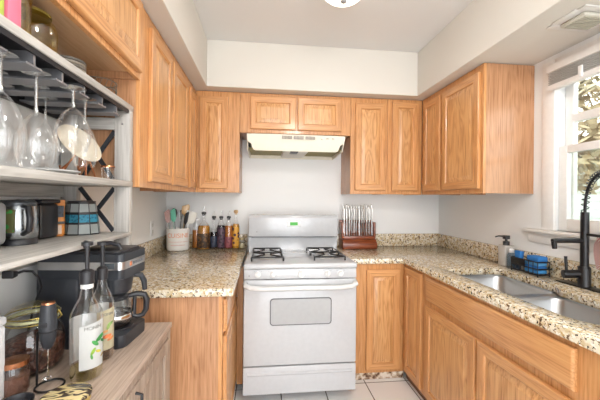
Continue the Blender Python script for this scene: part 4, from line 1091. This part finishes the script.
for s in (-1, 1): obj('foot', bx(B(), -0.04, 0.03, s * 0.06 - 0.02, s * 0.06, 0.001, 0.009), BLACK, tt)

# ------------------------------------------------------------------ things on the sideboard
cm = thing('coffee_maker', 'black drip coffee maker with silver band on the sideboard', 'coffee maker', (-0.628, 1.330, SBZ), -0.09)
# local: front towards +x (room), depth along x -0.14..0.137, width along y
X0, X1, Y0, Y1 = -0.175, 0.137, -0.095, 0.095
bm = B(); prism(bm, rrect(X0, X1, Y0, Y1, [0.025, 0.015, 0.015, 0.025]), 'Z', 0.001, 0.048, 0.004)
obj('base', bm, CHAR, cm)
obj('warming_plate', lathe(B(), [(0.066, 0.048), (0.066, 0.053), (0.0005, 0.054)], 32, c=(0.055, 0, 0)), BLACK, cm)
obj('tower', bx(B(), X0, -0.025, Y0, Y1, 0.046, 0.262, 0.008), CHAR, cm)
bm = B(); prism(bm, rrect(X0, X1 - 0.004, Y0, Y1, [0.02, 0.015, 0.015, 0.02]), 'Z', 0.25, 0.343, 0.006)
hdm = obj('head', bm, CHAR, cm)
bm = B(); prism(bm, rrect(X0 - 0.001, X1 - 0.003, Y0 - 0.0015, Y1 + 0.0015, [0.021, 0.016, 0.016, 0.021]), 'Z', 0.286, 0.314)
obj('silver_band', bm, STEEL, cm)
obj('clock_window', bx(B(), 0.065, 0.105, Y0 - 0.003, Y0, 0.29, 0.311, 0.001), flat('4C5358', 0.15, name='lcd_grey'), hdm)
obj('button', bx(B(), X1 - 0.006, X1 - 0.001, -0.045, -0.03, 0.292, 0.308, 0.001), flat('D98A62', 0.4, name='orange_button'), hdm)
bm = B()
for k in range(5): bx(bm, X1 - 0.004, X1 - 0.0015, -0.02 + k * 0.016, -0.01 + k * 0.016, 0.295, 0.305)
obj('panel_print', bm, flat('6A6C70', 0.5, name='grey_panel_print'), hdm, smooth=False)
obj('lid', prism(B(), rrect(X0 + 0.01, X1 - 0.02, Y0 + 0.012, Y1 - 0.012, [0.02, 0.012, 0.012, 0.02]), 'Z', 0.343, 0.352, 0.003), BLACK, cm)
bk = obj('brew_basket', lathe(B(), [(0.045, 0.178), (0.058, 0.19), (0.066, 0.25), (0.0005, 0.2505)], 32, c=(0.055, 0, 0), cap0=True), CHAR, cm)
obj('basket_handle', tube(B(), [(0.118, 0.02, 0.245), (0.138, 0.035, 0.24), (0.148, 0.042, 0.215), (0.150, 0.044, 0.18)], [0.01, 0.011, 0.011, 0.009], 12), CHAR, bk)
cf = thing('coffee_carafe', 'glass coffee carafe with black handle on the coffee maker plate', 'carafe', (-0.628 + 0.0548, 1.325, SBZ + 0.0545))
obj('glass', lathe(B(), [(0.0005, 0.0), (0.055, 0.0), (0.064, 0.012), (0.066, 0.04), (0.058, 0.08), (0.047, 0.098), (0.046, 0.104)], 36), GLASS, cf)
obj('coffee', lathe(B(), [(0.0005, 0.002), (0.053, 0.002), (0.062, 0.013), (0.0635, 0.032), (0.0005, 0.0325)], 36), liquid('black_coffee', '2A1C16'), cf)
obj('steel_band', lathe(B(), [(0.0655, 0.03), (0.0665, 0.032), (0.066, 0.046), (0.065, 0.048)], 36), CHROME, cf)
obj('lid', lathe(B(), [(0.048, 0.1), (0.05, 0.108), (0.04, 0.118), (0.0005, 0.12)], 32, cap0=True), BLACK, cf)
bm = B(); hdir = Vector((0.94, 0.34, 0))
hp_ = [(0.045, 0.106), (0.075, 0.112), (0.103, 0.105), (0.112, 0.085), (0.11, 0.045), (0.098, 0.024), (0.078, 0.02), (0.064, 0.028)]
tube(bm, [hdir * r + Vector((0, 0, zz)) for r, zz in hp_], [0.009, 0.011, 0.012, 0.012, 0.011, 0.010, 0.009, 0.008], 12)
tube(bm, [hdir * r + Vector((0, 0, zz)) for r, zz in ((0.07, 0.108), (0.068, 0.06), (0.068, 0.026))], 0.007, 10)
obj('handle', bm, BLACK, cf)

def syrup(label, loc, r, hb, hn, lab, art, rz, pump_rot, liqc):
    t = thing('syrup_bottle', label, 'bottle', loc, rz, 'pump syrup bottles')
    obj('glass', lathe(B(), [(0.0005, 0.001), (r * .9, 0.001), (r, 0.01), (r, hb), (r * .93, hb + 0.016), (r * .72, hb + 0.038), (r * .46, hb + 0.06), (r * .36, hb + 0.085), (r * .34, hn), (r * .42, hn + 0.002)], 36), GLASS, t)
    obj('syrup', lathe(B(), [(0.0005, 0.005), (r * .9, 0.005), (r * .95, 0.012), (r * .95, 0.035), (0.0005, 0.0355)], 32), thin_glass('pale_syrup_' + liqc, lin(liqc)[:3], 0.05, 0.05), t)
    # wrap-around label facing the camera
    bm = B(); n = 20; a0, a1 = -R90 - 0.8, -R90 + 0.8; z0_, z1_ = 0.04, hb - 0.005
    lo = [bm.verts.new(((r + 0.0008) * math.cos(a0 + (a1 - a0) * i / n), (r + 0.0008) * math.sin(a0 + (a1 - a0) * i / n), z0_)) for i in range(n + 1)]
    hi = [bm.verts.new((v.co.x, v.co.y, z1_ - 0.012 * (1 - i / n))) for i, v in enumerate(lo)]
    for i in range(n): bm.faces.new((lo[i], lo[i + 1], hi[i + 1], hi[i]))
    bmesh.ops.solidify(bm, geom=list(bm.faces), thickness=0.0006)
    lb_ = obj('paper_label', bm, lab, t)
    bm = B(); b0, b1_ = R90 - 1.0, R90 + 0.9
    lo = [bm.verts.new(((r + 0.0008) * math.cos(b0 + (b1_ - b0) * i / n), (r + 0.0008) * math.sin(b0 + (b1_ - b0) * i / n), z0_)) for i in range(n + 1)]
    hi = [bm.verts.new((v.co.x, v.co.y, z1_)) for v in lo]
    for i in range(n): bm.faces.new((lo[i], lo[i + 1], hi[i + 1], hi[i]))
    bmesh.ops.solidify(bm, geom=list(bm.faces), thickness=0.0006)
    obj('back_label', bm, LW, t)
    # printed plant: leaves and fruit on the label
    for (u, zz, s, ang, c_) in art:
        bm = B(); k = 10; rr = r + 0.0018; vs = []
        for q in range(k):
            w_ = 2 * PI * q / k; du, dz = s * math.cos(w_), s * 0.42 * math.sin(w_)
            du, dz = du * math.cos(ang) - dz * math.sin(ang), du * math.sin(ang) + dz * math.cos(ang)
            a = -R90 + (u + du) / rr; vs.append(bm.verts.new((rr * math.cos(a), rr * math.sin(a), zz + dz)))
        f = bm.faces.new(vs); bmesh.ops.solidify(bm, geom=[f], thickness=0.0006)
        obj('printed_leaf', bm, flat(c_, 0.5, name='print_' + c_), lb_)
    obj('neck_label', lathe(B(), [(r * .36 + 0.001, hb + 0.087), (r * .36 + 0.0015, hb + 0.088), (r * .35 + 0.0015, hb + 0.115), (r * .35 + 0.001, hb + 0.116)], 24), flat('E9E9E6', 0.5, name='neck_label_white'), t)
    p = obj('pump', lathe(B(), [(r * .46, hn - 0.014), (r * .46, hn + 0.022), (r * .3, hn + 0.028), (0.006, hn + 0.03), (0.006, hn + 0.10), (0.016, hn + 0.102), (0.016, hn + 0.112), (0.0005, hn + 0.114)], 24, cap0=True), BLACK, t)
    c, s = math.cos(pump_rot), math.sin(pump_rot)
    obj('pump_nozzle', tube(B(), [(0, 0, hn + 0.107), (0.03 * c, 0.03 * s, hn + 0.108), (0.055 * c, 0.055 * s, hn + 0.102), (0.062 * c, 0.062 * s, hn + 0.088)], [0.008, 0.007, 0.006, 0.005], 10), BLACK, p)
    return t
LW = flat('EFF0EE', 0.5, name='white_label_paper'); LC = flat('E9DFC0', 0.5, name='cream_label_paper')
s1 = syrup('syrup bottle with white label and green leaves, nearest of the two', (-0.535, 1.05, SBZ), 0.044, 0.185, 0.300, LW,
      [(0.022, 0.125, 0.017, 0.5, '3C8F45'), (0.006, 0.113, 0.013, 2.4, '4FA356'), (0.033, 0.112, 0.011, -0.5, '2F7A3A'), (0.0, 0.09, 0.012, 1.0, '8FB544'), (0.016, 0.086, 0.01, -0.4, 'D6C84A'), (0.03, 0.07, 0.008, 0.6, 'B99A5A'), (-0.004, 0.075, 0.008, 1.8, '5BA050')], 0.85, 1.35, 'E8DFA8')
s2 = syrup('syrup bottle with cream label and orange fruit, behind the white-labeled one', (-0.545, 1.165, SBZ), 0.037, 0.185, 0.285, LC,
      [(0.0, 0.085, 0.016, 0.1, 'E07F4A'), (0.012, 0.075, 0.013, 0.3, 'E89A62'), (0.004, 0.118, 0.013, 1.2, '9CB86A'), (0.012, 0.125, 0.011, 0.5, '7FA85A'), (-0.006, 0.102, 0.01, 0.2, 'E8B070')], 0.85, -0.9, 'C9A95A')
lettering('label_lettering', 'MONIN', 0.014, flat('6E6A62', 0.5, name='grey_label_print'), s1, (0.0, -0.0455, 0.16), (R90, 0, 0), 0.0003, 0.0455)
lettering('label_lettering', 'MONIN', 0.012, flat('6E6A62', 0.5), s2, (0.0, -0.0385, 0.158), (R90, 0, 0), 0.0003, 0.0385)

gj = thing('glass_storage_jar', 'large round glass jar of coffee beans with clamp lid', 'jar', (-0.735, 1.125, SBZ))
gj.scale = (0.9, 0.9, 0.92)
obj('glass', lathe(B(), [(0.0005, 0.001), (0.075, 0.001), (0.092, 0.02), (0.098, 0.07), (0.094, 0.12), (0.08, 0.155), (0.072, 0.165), (0.073, 0.178)], 40), GLASS, gj)
def bean_mat():
    m, nt, N, L, b = newmat('coffee_beans')
    tc = N.new('ShaderNodeTexCoord'); v = N.new('ShaderNodeTexVoronoi'); v.inputs['Scale'].default_value = 90
    L.new(tc.outputs['Object'], v.inputs['Vector']); r = N.new('ShaderNodeValToRGB')
    r.color_ramp.elements[0].color = lin('7A4A38'); r.color_ramp.elements[1].color = lin('3A2019'); r.color_ramp.elements[1].position = 0.7
    L.new(v.outputs['Distance'], r.inputs['Fac']); L.new(r.outputs['Color'], b.inputs['Base Color']); b.inputs['Roughness'].default_value = 0.5
    bn = N.new('ShaderNodeBump'); bn.inputs['Strength'].default_value = 0.8; bn.inputs['Distance'].default_value = 0.004; bn.invert = True
    L.new(v.outputs['Distance'], bn.inputs['Height']); L.new(bn.outputs['Normal'], b.inputs['Normal'])
    return m
be = obj('coffee_beans', lathe(B(), [(0.0005, 0.005), (0.073, 0.005), (0.089, 0.021), (0.094, 0.065), (0.092, 0.095), (0.05, 0.115), (0.0005, 0.12)], 36), bean_mat(), gj); be['kind'] = 'stuff'
obj('rubber_seal', lathe(B(), [(0.074, 0.172), (0.079, 0.175), (0.079, 0.182), (0.074, 0.184)], 36), flat('C9C79A', 0.4, name='pale_green_seal'), gj)
obj('lid', lathe(B(), [(0.079, 0.184), (0.079, 0.194), (0.065, 0.212), (0.03, 0.226), (0.0005, 0.228)], 36), GLASS, gj)
bm = B(); tube(bm, [(0.0795 * math.cos(a), 0.0795 * math.sin(a), 0.168) for a in [2 * PI * i / 30 for i in range(30)]], 0.0022, 6, closed=True)
tube(bm, [(0.0795 * math.cos(a), 0.0795 * math.sin(a), 0.19) for a in [2 * PI * i / 30 for i in range(30)]], 0.0022, 6, closed=True)
tube(bm, [(0.08, 0, 0.168), (0.095, 0, 0.18), (0.085, 0, 0.2), (0.08, 0, 0.19)], 0.003, 8)
obj('clamp', bm, flat('BCA85C', 0.3, 0.8, 'brass_wire'), gj)

mf = thing('milk_frother', 'black handheld milk frother with copper top on wire stand', 'frother', (-0.622, 1.005, SBZ))
mf.scale = (0.96, 0.96, 0.96)
st = obj('stand', tube(B(), [(-0.022, 0.0, 0.001 + 0.0032)] + [(0.012 + 0.036 * math.cos(a), 0.036 * math.sin(a), 0.0042) for a in [PI + 2 * PI * i / 24 for i in range(1, 24)]] + [(-0.024, 0, 0.0042), (-0.024, 0, 0.03), (-0.024, 0, 0.165), (-0.015, 0.0, 0.17)], 0.0032, 8), BLACKM, mf)
obj('holder', tube(B(), [(0.006 + 0.021 * math.cos(a), 0.021 * math.sin(a), 0.17) for a in [2 * PI * i / 20 for i in range(20)]], 0.003, 8, closed=True), BLACKM, mf)
obj('grip', lathe(B(), [(0.006, 0.115), (0.014, 0.122), (0.021, 0.15), (0.0235, 0.185), (0.0205, 0.235), (0.018, 0.25)], 28, c=(0.006, 0, 0), cap0=True), CHAR, mf)
obj('copper_cap', lathe(B(), [(0.018, 0.25), (0.017, 0.256), (0.0005, 0.258)], 28, c=(0.006, 0, 0)), COPPER, mf)
obj('switch', bx(B(), -0.002, 0.016, -0.0245, -0.019, 0.185, 0.2, 0.002), BLACK, mf)
wk = obj('whisk_rod', cyl(B(), (0.006, 0, 0.115), (0.006, 0, 0.03), 0.0016, n=8), CHROME, mf)
obj('whisk_coil', tube(B(), [(0.006 + 0.009 * math.cos(a), 0.009 * math.sin(a), 0.026 + 0.002 * math.sin(6 * a)) for a in [2 * PI * i / 24 for i in range(24)]], 0.002, 6, closed=True), CHROME, wk)

ld = thing('amber_dish', 'round amber glass dish with patterned lid at the sideboard front', 'dish', (-0.515, 0.915, SBZ))
obj('dish', lathe(B(), [(0.0005, 0.001), (0.05, 0.001), (0.056, 0.008), (0.056, 0.02), (0.053, 0.02), (0.0505, 0.006), (0.0005, 0.005)], 36), flat('C2A45A', 0.2, name='honey_glass', coat=0.5), ld)
def swirl():
    m, nt, N, L, b = newmat('gold_swirl')
    tc = N.new('ShaderNodeTexCoord'); mp = N.new('ShaderNodeMapping'); mp.inputs['Scale'].default_value = (10, 26, 1)
    wv = N.new('ShaderNodeTexNoise'); wv.inputs['Scale'].default_value = 1.6; wv.inputs['Distortion'].default_value = 1.5
    L.new(tc.outputs['Object'], mp.inputs['Vector']); L.new(mp.outputs['Vector'], wv.inputs['Vector']); r = N.new('ShaderNodeValToRGB'); cr = r.color_ramp; cr.interpolation = 'EASE'
    cr.elements[0].position = 0.44; cr.elements[0].color = lin('4A4038'); cr.elements[1].position = 0.52; cr.elements[1].color = lin('DCC893')
    L.new(wv.outputs['Fac'], r.inputs['Fac']); L.new(r.outputs['Color'], b.inputs['Base Color']); b.inputs['Roughness'].default_value = 0.25
    return m
obj('lid', lathe(B(), [(0.058, 0.02), (0.058, 0.026), (0.05, 0.03), (0.0005, 0.031)], 36, cap0=True), swirl(), ld)
sj = thing('spice_jar', 'small clear jar with copper lid in front of the coffee bean jar', 'jar', (-0.690, 0.985, SBZ))
obj('glass', lathe(B(), [(0.0005, 0.001), (0.03, 0.001), (0.034, 0.008), (0.034, 0.075), (0.03, 0.082)], 28), GLASS, sj)
obj('contents', lathe(B(), [(0.0005, 0.004), (0.029, 0.004), (0.0325, 0.01), (0.0325, 0.05), (0.0005, 0.052)], 28), flat('6B4636', 0.8, name='brown_grounds', bump=0.8), sj)
obj('lid', lathe(B(), [(0.033, 0.078), (0.033, 0.092), (0.0005, 0.094)], 28, cap0=True), COPPER, sj)
tag(obj('black_bowl', lathe(B(), [(0.0005, 0.001), (0.02, 0.001), (0.034, 0.02), (0.036, 0.035), (0.034, 0.035), (0.03, 0.02), (0.0005, 0.006)], 28), BLACK, None, loc=(-0.615, 0.885, SBZ)), 'small black bowl at the bottom left picture edge', 'bowl')
wc = thing('white_canister', 'tall white square canister at the left picture edge', 'canister', (-0.738, 0.91, SBZ))
obj('body', bx(B(), -0.045, 0.045, -0.05, 0.05, 0.001, 0.20, 0.008, 3), flat('E9EAEC', 0.35, name='canister_white'), wc)
obj('lid', bx(B(), -0.047, 0.047, -0.052, 0.052, 0.2005, 0.225, 0.008, 3), flat('E2E3E5', 0.35, name='canister_lid_white'), wc)

pc = thing('power_cord', 'black power cord plugged in below the lower shelf', 'cord', (0, 0, 0))
PLX = RB_ + 0.017
obj('plug', prism(B(), [(-0.012, -0.013), (0.012, -0.009), (0.012, 0.009), (-0.012, 0.013)], 'X', 0.0, 0.035, 0.004), BLACK, pc, loc=(PLX, 1.135, 1.038))
obj('cable', tube(B(), [(PLX + 0.03, 1.135, 1.038), (PLX + 0.055, 1.14, 1.047), (PLX + 0.072, 1.155, 1.042), (PLX + 0.076, 1.178, 1.015), (PLX + 0.07, 1.20, 0.98), (PLX + 0.03, 1.225, 0.90), (PLX + 0.0, 1.24, 0.80), (PLX - 0.008, 1.25, SBZ + 0.006)], 0.004, 8), BLACK, pc)
